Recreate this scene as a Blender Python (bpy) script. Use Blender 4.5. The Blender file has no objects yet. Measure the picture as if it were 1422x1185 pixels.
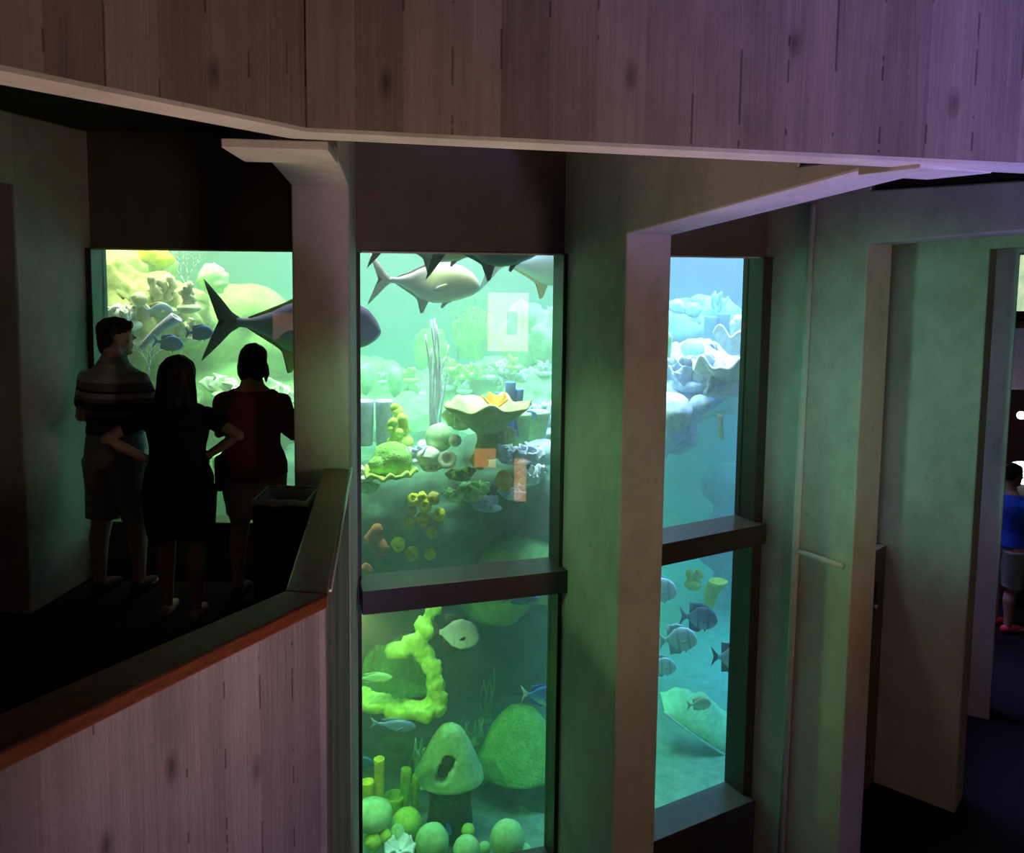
import bpy, math, random
from math import sin, cos, pi, radians, sqrt, floor
from mathutils import Vector, Matrix, noise, Euler

scene = bpy.context.scene
COL = scene.collection

# ------------------------------------------------------------------ camera numbers (image taken as 1422 x 1185)
F_PX, PPX, PPY = 1158.35, 711.0, 466.70
PITCH, ROLL, EYE = 0.09027, 0.0121, 2.18


def ray(x, y):
    a, b = (x - PPX) / F_PX, (y - PPY) / F_PX
    u = a * cos(ROLL) + b * sin(ROLL)
    v = -a * sin(ROLL) + b * cos(ROLL)
    return Vector((u, cos(PITCH) - v * sin(PITCH), -sin(PITCH) - v * cos(PITCH)))


def at(x, y, depth):
    r = ray(x, y)
    return r * (depth / r.y) + Vector((0, 0, EYE))


def at_z(x, y, z):
    r = ray(x, y)
    return r * ((z - EYE) / r.z) + Vector((0, 0, EYE))


def px(n, depth):
    return n * depth / F_PX


cam_data = bpy.data.cameras.new('camera')
cam = bpy.data.objects.new('camera', cam_data)
COL.objects.link(cam)
cam.location = (0, 0, EYE)
cam.matrix_world = Matrix.Translation((0, 0, EYE)) @ Matrix.Rotation(pi / 2 - PITCH, 4, 'X') @ Matrix.Rotation(ROLL, 4, 'Z')
cam_data.sensor_width = 36.0
cam_data.lens = F_PX / 1422 * 36.0
cam_data.shift_y = -(592.5 - PPY) / 1422
cam_data.clip_start = 0.05
cam_data.clip_end = 200
scene.camera = cam

# ------------------------------------------------------------------ materials


class NT:
    def __init__(self, name):
        self.m = bpy.data.materials.new(name)
        self.m.use_nodes = True
        self.t = self.m.node_tree
        self.t.nodes.clear()
        self.out = self.n('ShaderNodeOutputMaterial')

    def n(self, kind, **kw):
        nd = self.t.nodes.new(kind)
        for k, v in kw.items():
            setattr(nd, k, v)
        return nd

    def put(self, sock, v):
        if hasattr(v, 'is_output') or isinstance(v, bpy.types.NodeSocket):
            self.t.links.new(v, sock)
        else:
            if isinstance(v, (tuple, list)) and len(v) == 3 and sock.type == 'RGBA':
                v = (*v, 1)
            sock.default_value = v

    def math(self, op, a, b=0.0, clamp=False):
        nd = self.n('ShaderNodeMath', operation=op, use_clamp=clamp)
        self.put(nd.inputs[0], a)
        self.put(nd.inputs[1], b)
        return nd.outputs[0]

    def mix(self, fac, a, b, mode='MIX'):
        nd = self.n('ShaderNodeMixRGB', blend_type=mode)
        self.put(nd.inputs[0], fac)
        self.put(nd.inputs[1], a)
        self.put(nd.inputs[2], b)
        return nd.outputs[0]

    def ramp(self, fac, stops):
        nd = self.n('ShaderNodeValToRGB')
        el = nd.color_ramp.elements
        while len(el) < len(stops):
            el.new(0.5)
        for e, (p, c) in zip(el, stops):
            e.position = p
            e.color = (*c, 1) if len(c) == 3 else c
        self.put(nd.inputs[0], fac)
        return nd.outputs[0]

    def noise(self, vec, scale, detail=4, rough=0.55, dist=0.0):
        nd = self.n('ShaderNodeTexNoise')
        self.put(nd.inputs['Vector'], vec)
        nd.inputs['Scale'].default_value = scale
        nd.inputs['Detail'].default_value = detail
        nd.inputs['Roughness'].default_value = rough
        nd.inputs['Distortion'].default_value = dist
        return nd.outputs['Fac']

    def coord(self):
        return self.n('ShaderNodeTexCoord').outputs['Object']

    def scaled(self, vec, s):
        nd = self.n('ShaderNodeVectorMath', operation='MULTIPLY')
        self.put(nd.inputs[0], vec)
        nd.inputs[1].default_value = s
        return nd.outputs[0]

    def sep(self, vec):
        nd = self.n('ShaderNodeSeparateXYZ')
        self.put(nd.inputs[0], vec)
        return nd.outputs

    def comb(self, x=0.0, y=0.0, z=0.0):
        nd = self.n('ShaderNodeCombineXYZ')
        self.put(nd.inputs[0], x)
        self.put(nd.inputs[1], y)
        self.put(nd.inputs[2], z)
        return nd.outputs[0]

    def bump(self, h, strength=0.3, dist=0.01):
        nd = self.n('ShaderNodeBump')
        self.put(nd.inputs['Height'], h)
        nd.inputs['Strength'].default_value = strength
        nd.inputs['Distance'].default_value = dist
        return nd.outputs[0]

    def bsdf(self, color, rough=0.7, normal=None, spec=0.3, metal=0.0, sss=0.0):
        nd = self.n('ShaderNodeBsdfPrincipled')
        self.put(nd.inputs['Base Color'], color)
        self.put(nd.inputs['Roughness'], rough)
        self.put(nd.inputs['Specular IOR Level'], spec)
        self.put(nd.inputs['Metallic'], metal)
        if normal is not None:
            self.put(nd.inputs['Normal'], normal)
        self.t.links.new(nd.outputs[0], self.out.inputs['Surface'])
        return nd


def plain(name, color, rough=0.6, spec=0.3, var=0.12, scale=12.0, bump=0.0, metal=0.0):
    k = NT(name)
    f = k.noise(k.coord(), scale, 5)
    dark = tuple(c * (1 - var) for c in color)
    lite = tuple(min(1, c * (1 + var)) for c in color)
    c = k.ramp(f, [(0.3, dark), (0.7, lite)])
    k.bsdf(c, rough, k.bump(f, bump, 0.02) if bump else None, spec, metal)
    return k.m


def board_concrete(name, base, board=0.135):
    """Board-marked concrete: upright board prints with dark seams, grain and knots; boards run along local Z, spread along local X."""
    k = NT(name)
    co = k.coord()
    x, y, z = k.sep(co)
    b = k.math('DIVIDE', x, board)
    wob = k.noise(co, 0.7, 2)
    cell = k.math('FLOOR', b)
    fr = k.math('FRACT', b)
    wn = k.n('ShaderNodeTexWhiteNoise', noise_dimensions='1D')
    k.put(wn.inputs['W'], cell)
    bv = wn.outputs['Value']
    seamd = k.math('MINIMUM', fr, k.math('SUBTRACT', 1.0, fr))
    brk = k.noise(k.scaled(co, (3, 3, 5)), 1.0, 3)
    seam = k.math('MULTIPLY', k.math('LESS_THAN', seamd, 0.022), k.math('GREATER_THAN', brk, 0.55))
    zz = k.math('ADD', z, k.math('MULTIPLY', bv, 37))
    grain = k.noise(k.comb(k.math('MULTIPLY', x, 42), y, k.math('MULTIPLY', zz, 1.6)), 1.0, 6, 0.65, 0.8)
    streak = k.noise(k.comb(k.math('MULTIPLY', x, 11), y, k.math('MULTIPLY', zz, 0.7)), 1.0, 4, 0.6, 0.5)
    blot = k.noise(k.scaled(co, (1.9, 1.9, 1.2)), 1.0, 6, 0.7)
    fine = k.noise(co, 60, 4, 0.7)
    vor = k.n('ShaderNodeTexVoronoi', voronoi_dimensions='2D')
    k.put(vor.inputs['Vector'], k.comb(k.math('MULTIPLY', x, 3.3), k.math('MULTIPLY', z, 1.5)))
    vor.inputs['Scale'].default_value = 1.0
    gate = k.math('GREATER_THAN', k.sep(vor.outputs['Color'])[0], 0.45)
    ring = k.math('ABSOLUTE', k.math('SUBTRACT', k.math('DIVIDE', vor.outputs['Distance'], 0.085), 0.4))
    knot = k.math('MULTIPLY', gate, k.math('SUBTRACT', 1.0, k.math('DIVIDE', vor.outputs['Distance'], 0.10), True))
    v = k.math('ADD', k.math('MULTIPLY', bv, 0.22), k.math('MULTIPLY', grain, 0.30))
    v = k.math('ADD', v, k.math('MULTIPLY', streak, 0.34))
    v = k.math('ADD', v, k.math('MULTIPLY', blot, 0.46))
    v = k.math('ADD', v, k.math('MULTIPLY', fine, 0.16))
    v = k.math('SUBTRACT', v, k.math('MULTIPLY', knot, 0.34))
    v = k.math('SUBTRACT', v, k.math('MULTIPLY', seam, 0.30))
    c = k.ramp(v, [(0.34, tuple(q * 0.30 for q in base)), (0.66, tuple(q * 0.85 for q in base)), (0.98, tuple(min(1, q * 1.6) for q in base))])
    h = k.math('ADD', k.math('MULTIPLY', bv, 0.5), k.math('SUBTRACT', k.math('MULTIPLY', grain, 0.9), k.math('MULTIPLY', k.math('ADD', seam, knot), 0.6)))
    k.bsdf(c, 0.82, k.bump(h, 0.55, 0.012), 0.2)
    return k.m


def smooth_concrete(name, base, contrast=1.0):
    k = NT(name)
    co = k.coord()
    big = k.noise(k.scaled(co, (1.3, 1.3, 0.8)), 1.0, 6, 0.65)
    mid = k.noise(k.scaled(co, (6, 6, 4)), 1.0, 5, 0.6)
    fine = k.noise(co, 70, 3)
    pit = k.noise(co, 16, 2)
    v = k.math('ADD', k.math('MULTIPLY', big, 0.5), k.math('MULTIPLY', mid, 0.3))
    v = k.math('ADD', v, k.math('MULTIPLY', fine, 0.15))
    v = k.math('SUBTRACT', v, k.math('MULTIPLY', k.math('GREATER_THAN', pit, 0.72), 0.1))
    lo = 0.55 / contrast
    c = k.ramp(v, [(0.25, tuple(q * lo for q in base)), (0.5, base), (0.75, tuple(min(1, q * 1.3) for q in base))])
    k.bsdf(c, 0.7, k.bump(v, 0.25, 0.01), 0.3)
    return k.m


# ------------------------------------------------------------------ mesh tools


class MB:
    """Collects vertices and faces of one mesh."""

    def __init__(self):
        self.v, self.f = [], []

    def add(self, vs, fs):
        o = len(self.v)
        self.v += [Vector(p) for p in vs]
        self.f += [tuple(i + o for i in q) for q in fs]
        return self

    def box(self, a, b, M=None):
        (x0, y0, z0), (x1, y1, z1) = a, b
        vs = [Vector(p) for p in ((x0, y0, z0), (x1, y0, z0), (x1, y1, z0), (x0, y1, z0), (x0, y0, z1), (x1, y0, z1), (x1, y1, z1), (x0, y1, z1))]
        if M is not None:
            vs = [M @ p for p in vs]
        return self.add(vs, [(0, 3, 2, 1), (4, 5, 6, 7), (0, 1, 5, 4), (1, 2, 6, 5), (2, 3, 7, 6), (3, 0, 4, 7)])

    def prism(self, pts, z0, z1, M=None):
        """pts: outline in XY, counter-clockwise from above."""
        n = len(pts)
        vs = [Vector((p[0], p[1], z0)) for p in pts] + [Vector((p[0], p[1], z1)) for p in pts]
        if M is not None:
            vs = [M @ p for p in vs]
        fs = [tuple(range(n - 1, -1, -1)), tuple(range(n, 2 * n))]
        fs += [(i, (i + 1) % n, n + (i + 1) % n, n + i) for i in range(n)]
        return self.add(vs, fs)

    def rings(self, rings, cap0=True, cap1=True, closed=True):
        n = len(rings[0])
        vs = [p for r in rings for p in r]
        fs = []
        m = n if closed else n - 1
        for i in range(len(rings) - 1):
            for j in range(m):
                k = (j + 1) % n
                fs.append((i * n + j, i * n + k, (i + 1) * n + k, (i + 1) * n + j))
        if cap0:
            fs.append(tuple(range(n - 1, -1, -1)))
        if cap1:
            o = (len(rings) - 1) * n
            fs.append(tuple(range(o, o + n)))
        return self.add(vs, fs)

    def tube(self, pts, rad, n=10, cap0=True, cap1=True, squash=1.0):
        pts = [Vector(p) for p in pts]
        if not isinstance(rad, (list, tuple)):
            rad = [rad] * len(pts)
        ref = None
        rings = []
        for i, p in enumerate(pts):
            t = (pts[min(i + 1, len(pts) - 1)] - pts[max(i - 1, 0)])
            t = t.normalized() if t.length > 1e-9 else Vector((0, 0, 1))
            if ref is None:
                ref = Vector((1, 0, 0)) if abs(t.x) < 0.8 else Vector((0, 1, 0))
            u = (ref - t * ref.dot(t))
            u = u.normalized() if u.length > 1e-6 else t.orthogonal().normalized()
            ref = u
            w = t.cross(u)
            r = rad[i]
            rings.append([p + u * (r * cos(2 * pi * j / n)) + w * (r * squash * sin(2 * pi * j / n)) for j in range(n)])
        return self.rings(rings, cap0, cap1)

    def ball(self, c, r, nu=16, nv=10, fn=None):
        """Ellipsoid; fn(unit) -> radius factor."""
        c = Vector(c)
        r = Vector(r) if isinstance(r, (tuple, list, Vector)) else Vector((r, r, r))
        rings = []
        for i in range(1, nv):
            th = pi * i / nv
            ring = []
            for j in range(nu):
                ph = 2 * pi * j / nu
                d = Vector((sin(th) * cos(ph), sin(th) * sin(ph), -cos(th)))
                k = fn(d) if fn else 1.0
                ring.append(c + Vector((d.x * r.x, d.y * r.y, d.z * r.z)) * k)
            rings.append(ring)
        o = len(self.v)
        self.rings(rings, False, False)
        dn, up = Vector((0, 0, -1)), Vector((0, 0, 1))
        kb, kt = (fn(dn), fn(up)) if fn else (1, 1)
        self.v += [c + Vector((0, 0, -r.z * kb)), c + Vector((0, 0, r.z * kt))]
        b, t = len(self.v) - 2, len(self.v) - 1
        last = o + (nv - 2) * nu
        for j in range(nu):
            k = (j + 1) % nu
            self.f.append((b, o + k, o + j))
            self.f.append((t, last + j, last + k))
        return self

    def sheet(self, grid, thick):
        """grid: rows of points; gets real thickness along the surface normal."""
        R, C = len(grid), len(grid[0])
        nor = [[None] * C for _ in range(R)]
        for i in range(R):
            for j in range(C):
                a = grid[min(i + 1, R - 1)][j] - grid[max(i - 1, 0)][j]
                b = grid[i][min(j + 1, C - 1)] - grid[i][max(j - 1, 0)]
                q = a.cross(b)
                nor[i][j] = q.normalized() if q.length > 1e-12 else Vector((0, 0, 1))
        top = [grid[i][j] + nor[i][j] * (thick / 2) for i in range(R) for j in range(C)]
        bot = [grid[i][j] - nor[i][j] * (thick / 2) for i in range(R) for j in range(C)]
        fs = []
        N = R * C
        for i in range(R - 1):
            for j in range(C - 1):
                a, b, c, d = i * C + j, i * C + j + 1, (i + 1) * C + j + 1, (i + 1) * C + j
                fs.append((a, d, c, b))
                fs.append((N + a, N + b, N + c, N + d))
        edge = [(0, j) for j in range(C)] + [(i, C - 1) for i in range(1, R)] + [(R - 1, j) for j in range(C - 2, -1, -1)] + [(i, 0) for i in range(R - 2, 0, -1)]
        ids = [i * C + j for i, j in edge]
        for q in range(len(ids)):
            a, b = ids[q], ids[(q + 1) % len(ids)]
            fs.append((a, b, N + b, N + a))
        return self.add(top + bot, fs)

    def mesh(self, name, smooth=True):
        me = bpy.data.meshes.new(name)
        me.from_pydata([tuple(p) for p in self.v], [], self.f)
        me.validate()
        me.update()
        if smooth:
            me.polygons.foreach_set('use_smooth', [True] * len(me.polygons))
        return me

    def build(self, name, mat, parent=None, smooth=True, loc=None, rot=None):
        o = bpy.data.objects.new(name, self.mesh(name, smooth))
        o.data.materials.append(mat)
        COL.objects.link(o)
        if loc is not None:
            o.location = loc
        if rot is not None:
            o.rotation_euler = rot
        if parent is not None:
            o.parent = parent
        return o


def bevel(o, w=0.01, seg=2):
    m = o.modifiers.new('bevel', 'BEVEL')
    m.width = w
    m.segments = seg
    m.limit_method = 'ANGLE'
    m.angle_limit = radians(40)
    m.harden_normals = False
    for p in o.data.polygons:
        p.use_smooth = False
    return o


def remeshed(o, voxel, smooth=4, factor=0.5):
    """Turns overlapping shells into one continuous surface, applied for good."""
    m = o.modifiers.new('r', 'REMESH')
    m.mode = 'VOXEL'
    m.voxel_size = voxel
    m.use_smooth_shade = True
    if smooth:
        s = o.modifiers.new('s', 'SMOOTH')
        s.iterations = smooth
        s.factor = factor
    dg = bpy.context.evaluated_depsgraph_get()
    dg.update()
    me = bpy.data.meshes.new_from_object(o.evaluated_get(dg))
    o.modifiers.clear()
    old = o.data
    o.data = me
    bpy.data.meshes.remove(old)
    me.polygons.foreach_set('use_smooth', [True] * len(me.polygons))
    return o


def displaced(o, fn):
    for v in o.data.vertices:
        v.co = fn(v.co.copy(), v.normal.copy())
    o.data.update()
    return o


def tag(o, label=None, cat=None, group=None, kind=None):
    if label:
        o['label'] = label
    if cat:
        o['category'] = cat
    if group:
        o['group'] = group
    if kind:
        o['kind'] = kind
    return o


def empty(name, loc=(0, 0, 0), rz=0.0):
    e = bpy.data.objects.new(name, None)
    COL.objects.link(e)
    e.location = loc
    e.rotation_euler = (0, 0, rz)
    e.empty_display_size = 0.1
    return e


def copy_tree(o, parent=None):
    c = o.copy()
    COL.objects.link(c)
    if parent is not None:
        c.parent = parent
    for ch in list(o.children):
        copy_tree(ch, c)
    return c


def frame_of(origin, ang):
    """Local X along the wall, local Y into it."""
    return Matrix.Translation(origin) @ Matrix.Rotation(ang, 4, 'Z')


def smoothstep(a, b, x):
    t = max(0.0, min(1.0, (x - a) / (b - a)))
    return t * t * (3 - 2 * t)
# ------------------------------------------------------------------ the round tank: radial concrete piers with windows between
TCX, TCY, TRF = -1.59566, 12.72213, 7.93822
TD, TPH, TST, TW = 0.86014, 0.06235, 0.24929, 0.32226
TWIST = 0.0702
GL, GR = 0.7066, 0.6877
ZT = 2.2185
ZSLAB = 3.0
ZLOW = -2.75


def pier_frame(i):
    """Local X across the pier, local -Y out of the tank, origin at the centre of the pier's front."""
    a = TPH + i * TST
    return frame_of(Vector((TCX + TRF * sin(a), TCY - TRF * cos(a), 0)), a + TWIST)


def face_frame(k, turn=0.0):
    """Window bay k (between piers k-1 and k), origin at the glass line."""
    A, B = pier_frame(k - 1) @ Vector((0, TD, 0)), pier_frame(k) @ Vector((0, TD, 0))
    return frame_of((A + B) / 2, TPH + (k - 0.5) * TST + TWIST + turn)


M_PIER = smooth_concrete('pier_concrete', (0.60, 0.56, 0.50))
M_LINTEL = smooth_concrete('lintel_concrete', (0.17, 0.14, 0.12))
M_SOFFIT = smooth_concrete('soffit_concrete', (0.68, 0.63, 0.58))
M_BOARD = board_concrete('board_marked_concrete', (0.26, 0.205, 0.185), 0.17)
M_BOARD2 = board_concrete('board_marked_concrete_rail_wall', (0.27, 0.225, 0.225), 0.15)
M_FRAME = plain('dark_frame_metal', (0.050, 0.042, 0.038), 0.38, 0.5, 0.15)
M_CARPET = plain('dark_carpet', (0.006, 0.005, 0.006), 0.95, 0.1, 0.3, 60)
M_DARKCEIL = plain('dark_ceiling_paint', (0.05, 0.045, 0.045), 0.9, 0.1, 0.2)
M_TANKWALL = plain('tank_wall_paint', (0.25, 0.42, 0.40), 0.8, 0.2, 0.2, 2.0)
M_BLACK = plain('black_paint', (0.012, 0.012, 0.013), 0.6, 0.3, 0.2)


def glass_mat():
    k = NT('acrylic_pane')
    fr = k.n('ShaderNodeFresnel')
    fr.inputs['IOR'].default_value = 1.42
    tr = k.n('ShaderNodeBsdfTransparent')
    tr.inputs[0].default_value = (0.985, 0.995, 0.99, 1)
    gl = k.n('ShaderNodeBsdfGlossy')
    gl.inputs['Roughness'].default_value = 0.0
    mx = k.n('ShaderNodeMixShader')
    geo = k.n('ShaderNodeNewGeometry')
    k.put(mx.inputs[0], k.math('MULTIPLY', fr.outputs[0], k.math('SUBTRACT', 1.0, geo.outputs['Backfacing'])))
    k.t.links.new(tr.outputs[0], mx.inputs[1])
    k.t.links.new(gl.outputs[0], mx.inputs[2])
    k.t.links.new(mx.outputs[0], k.out.inputs['Surface'])
    return k.m


M_GLASS = glass_mat()


def struct(name, mb, mat, M=None, bev=0.012, label=None):
    o = mb.build(name, mat, None, False)
    if M is not None:
        o.matrix_world = M
    if bev:
        bevel(o, bev)
    tag(o, label, None, None, 'structure')
    return o


# piers: each a long slab on edge with a cantilever arm that rises towards its tip
SOF = {-2: (2.585, 2.66, 1.2), -1: (2.585, 2.66, 1.2), 0: (2.585, 2.645, 0.97), 1: (2.345, 2.562, 1.93), 2: (2.325, 2.46, 1.9), 3: (2.325, 2.46, 1.9), 4: (2.32, 2.45, 1.9), 5: (2.3, 2.44, 1.9), 6: (2.3, 2.44, 1.9)}
for i in range(-2, 7):
    z0, z1, ln = SOF[i]
    h = TW / 2
    mb = MB()
    mb.box((-h, 0, ZLOW - 0.6), (h, TD + 0.03, ZSLAB))
    struct('pillar', mb, M_PIER, pier_frame(i))
    ztop = 2.70 if i >= 2 else ZSLAB
    arm = MB()
    vs = []
    for x in (-h, h):
        vs += [(x, 0.02, z0), (x, -ln, z1), (x, -ln, z1 + 0.05), (x, -ln * 0.78, z1 + 0.05), (x, -ln * 0.78, ztop), (x, 0.02, ztop)]
    arm.add(vs, [tuple(range(6)), tuple(range(11, 5, -1))] + [(j, j + 6, (j + 1) % 6 + 6, (j + 1) % 6) for j in range(6)])
    struct('beam', arm, M_SOFFIT if i < 2 else M_PIER, pier_frame(i))
    if i >= 2:
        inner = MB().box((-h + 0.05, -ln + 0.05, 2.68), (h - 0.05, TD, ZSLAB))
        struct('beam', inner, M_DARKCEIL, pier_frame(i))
# bearing blocks where the arms carry the upper ramp wall
pad = MB().box((-0.25, -1.42, 2.612), (0.165, -0.93, 2.65))
struct('beam', pad, M_SOFFIT, pier_frame(0), 0.004)
pad = MB().box((-0.17, -2.16, 2.535), (0.20, -1.86, 2.575))
struct('beam', pad, M_SOFFIT, pier_frame(1), 0.004)

# window bays
ZM = {1: EYE - 2.20057, 2: EYE - 2.05195}
ZB = {1: EYE - 4.49378, 2: EYE - 4.36027}
TURN = {1: 0.036, 2: 0.00202}
GRK = {2: 0.6294}
for k in range(-1, 7):
    M = face_frame(k, TURN.get(k, 0.0))
    zm, zb = ZM.get(k, EYE - 2.1), ZB.get(k, EYE - 4.4)
    if k == 0:
        zm = 0.36
    if k >= 3:
        zm = -0.42
    gl, gr = GL, GRK.get(k, GR)
    W = 0.80
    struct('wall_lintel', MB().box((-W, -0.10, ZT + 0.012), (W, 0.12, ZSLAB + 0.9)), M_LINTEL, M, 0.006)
    win = empty('window_%d' % (k + 2))
    win.matrix_world = M
    tag(win, None, None, None, 'structure')

    def wpart(name, mb, mat, bev=0.004):
        o = mb.build(name, mat, win, False)
        if bev:
            bevel(o, bev)
        return o
    wpart('pane', MB().box((-gl, -0.01, zm), (gr, 0.01, ZT)), M_GLASS, 0)
    wpart('jamb', MB().box((-W, -0.16 if k <= 0 else -0.03, ZLOW - 0.6), (-gl, 0.06, ZT + 0.01)), M_FRAME)
    wpart('jamb', MB().box((gr, -0.16, ZLOW - 0.6), (W, 0.06, ZT + 0.01)), M_FRAME)
    wpart('head_trim', MB().box((-gl, -0.115, ZT), (gr, 0.05, ZT + 0.013)), M_SOFFIT, 0.002)
    if k >= 3:
        wpart('apron', MB().box((-gl - 0.02, -0.25, ZLOW), (gr + 0.05, 0.05, zm)), M_LINTEL)
    elif k != 0:
        wpart('pane', MB().box((-gl, -0.01, zb), (gr, 0.01, zm - 0.15)), M_GLASS, 0)
        wpart('transom', MB().box((-gl - 0.02, -0.25, zm - 0.165), (gr + 0.05, 0.05, zm)), M_FRAME)
        wpart('sill', MB().box((-gl - 0.02, -0.25, ZLOW - 0.6), (gr + 0.05, 0.05, zb)), M_FRAME)
    else:
        wpart('sill', MB().box((-gl - 0.02, -0.12, ZLOW), (gr + 0.05, 0.05, zm)), M_FRAME)

# the tank's blind outer wall behind and beside the windows, floor and lamp-house ceiling
N_FACE = 25
ring_pts = [pier_frame(i) @ Vector((0, TD + 0.14, 0)) for i in range(N_FACE)]
wall = MB()
for i in range(7, 23):
    a, b = ring_pts[i - 1] if i > 0 else ring_pts[-1], ring_pts[i % N_FACE]
    d = (b - a).normalized()
    nrm = Vector((d.y, -d.x, 0))
    P = [a, b, b + nrm * 0.2, a + nrm * 0.2]
    wall.prism([(q.x, q.y) for q in (P[0], P[1], P[2], P[3])][::-1], -3.8, 9.4)
struct('wall_tank', wall, M_TANKWALL, None, 0)
rad = TRF - TD + 0.9
disc = [(TCX + rad * cos(2 * pi * j / 48), TCY + rad * sin(2 * pi * j / 48)) for j in range(48)]
struct('ceiling_tank', MB().prism(disc, 9.4, 9.6), M_DARKCEIL, None, 0)
for k in range(-1, 7):
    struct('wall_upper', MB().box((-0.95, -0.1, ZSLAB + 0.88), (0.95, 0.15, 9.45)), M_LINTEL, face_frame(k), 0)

# the platform where people stand, the lower hall floor, the slab overhead
rail_o = [at_z(0, 1045, 0.95), at_z(456, 825, 0.95), at_z(487, 652, 0.95)]
rail_i = [at_z(0, 991, 0.95), at_z(396, 820, 0.95), at_z(434, 700, 0.95)]
back_dir = (rail_o[0] - rail_o[1]).normalized()
rail_o[0] = rail_o[1] + back_dir * 4.2
bi = (rail_i[0] - rail_i[1]).normalized()
rail_i[0] = rail_i[1] + bi * 4.2
ri_dir = (rail_i[2] - rail_i[1]).normalized()
rail_i[2] = rail_i[1] + ri_dir * 1.86
pf = [(rail_i[0].x - 0.02, rail_i[0].y + 0.02), (rail_i[1].x, rail_i[1].y + 0.02), (rail_i[2].x, rail_i[2].y), (-1.3, 5.62), (-4.9, 6.3), (-7, 6), (-7, 0.5)]
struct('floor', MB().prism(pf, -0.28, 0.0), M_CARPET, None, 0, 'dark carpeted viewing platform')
fl_ = MB()
lo, hi = [], []
for j in range(60):
    a = 2 * pi * j / 60
    for r_ in (TRF - TD + 0.02, 26.0):
        lo.append(Vector((TCX + r_ * cos(a), TCY + r_ * sin(a), ZLOW - 0.2)))
        hi.append(Vector((TCX + r_ * cos(a), TCY + r_ * sin(a), ZLOW)))
rg = [[hi[2 * j], hi[2 * j + 1], lo[2 * j + 1], lo[2 * j]] for j in range(60)]
fl_.rings(rg + [rg[0]], False, False)
struct('floor_lower', fl_, M_CARPET, None, 0)
fc_ = at_z(425, 179, 2.63)
fl_d = (at_z(0, 92, 2.63) - fc_).normalized()
q1c = fc_ + Vector((-0.06, 0.12, 0))
q0c = fc_ + fl_d * 4.0 + Vector((-0.10, 0.05, 0))
pu = [(-7, q0c.y), (q0c.x, q0c.y), (q1c.x, q1c.y), (2.0, 3.25), (9, 4.9), (9, 12), (6.4, 12), (4.75, 7.7), (2.8, 6.6), (1.0, 5.9), (-1.1, 5.6), (-3.1, 5.75), (-7, 6.8)]
struct('ceiling', MB().prism(pu, ZSLAB, ZSLAB + 0.25), M_DARKCEIL, None, 0)


def wall_run(name, a, b, t, z0, z1, mat, ext0=0.0, ext1=0.0, label=None):
    """Upright wall whose outer (camera side) foot runs a -> b; local X runs along it so board marks follow it."""
    d = Vector((b.x - a.x, b.y - a.y, 0))
    L = d.length
    M = frame_of(Vector((a.x, a.y, 0)), math.atan2(d.y, d.x))
    return struct(name, MB().box((-ext0, 0, z0), (L + ext1, t, z1)), mat, M, 0.006, label)


# upper ramp wall: board-marked concrete, two runs meeting at a corner
fa, fc, fb = at_z(0, 92, 2.63), at_z(425, 179, 2.63), at_z(1422, 228, 2.63)
fl = (fa - fc).normalized()
wall_run('wall_upper_ramp_left', fc + fl * 4.0, fc, 0.16, 2.63, 4.3, M_BOARD, 0, 0.0)
fb = at_z(1422, 228, 2.55)
d2 = Vector((fb.x - fc.x, fb.y - fc.y, 0)).normalized()
LR = (Vector((fb.x, fb.y)) - Vector((fc.x, fc.y))).length
drop = -0.08 / LR
LE = LR + 1.5
mb = MB()
vs = []
for yy in (0.0, 0.16):
    vs += [(0, yy, 2.63), (LE, yy, 2.63 + drop * LE), (LE, yy, 4.3), (0, yy, 4.3)]
mb.add(vs, [(0, 1, 2, 3), (7, 6, 5, 4), (0, 4, 5, 1), (1, 5, 6, 2), (2, 6, 7, 3), (3, 7, 4, 0)])
struct('wall_upper_ramp_right', mb, M_BOARD, frame_of(Vector((fc.x, fc.y, 0)), math.atan2(d2.y, d2.x)), 0.006)
# pale cast underside strips of the two runs
d1 = (fc - (fc + fl * 4.0)).normalized()
n1 = Vector((-d1.y, d1.x, 0))
n2 = Vector((-d2.y, d2.x, 0))
t = 0.17
q0, q1, q2 = fc + fl * 4.0, fc, fc + d2 * LE
bis = (n1 + n2).normalized()
kin = t / bis.dot(n2)
struct('beam', MB().prism([(q.x, q.y) for q in (q0 + n1 * 0.0, q1, q1 + bis * kin, q0 + n1 * t)], 2.62, 2.634), M_SOFFIT, None, 0)
vs = []
for dz in (-0.010, 0.004):
    for q in (q1, q2, q2 + n2 * t, q1 + bis * kin):
        vs.append((q.x, q.y, 2.63 + dz + drop * max(0.0, (q - q1).dot(d2))))
struct('beam', MB().add(vs, [(3, 2, 1, 0), (4, 5, 6, 7)] + [(j, (j + 1) % 4, (j + 1) % 4 + 4, j + 4) for j in range(4)]), M_SOFFIT, None, 0)

# lower rail wall with its varnished timber rail
nin = 0.045
cA, cB, cC = rail_o
e1 = (cB - cA).normalized()
m1 = Vector((-e1.y, e1.x, 0))
e2 = (cC - cB).normalized()
m2 = Vector((-e2.y, e2.x, 0))
wall_run('wall_rail_front', cA + m1 * 0.035, cB + m1 * 0.035 - e1 * 0.01, 0.07, ZLOW, 0.90, M_BOARD2, 0, 0.0)
wall_run('wall_rail_return', cB + m2 * 0.012, cC + m2 * 0.012, 0.07, ZLOW, 0.90, M_BOARD2, -0.02, 0.0)


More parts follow.
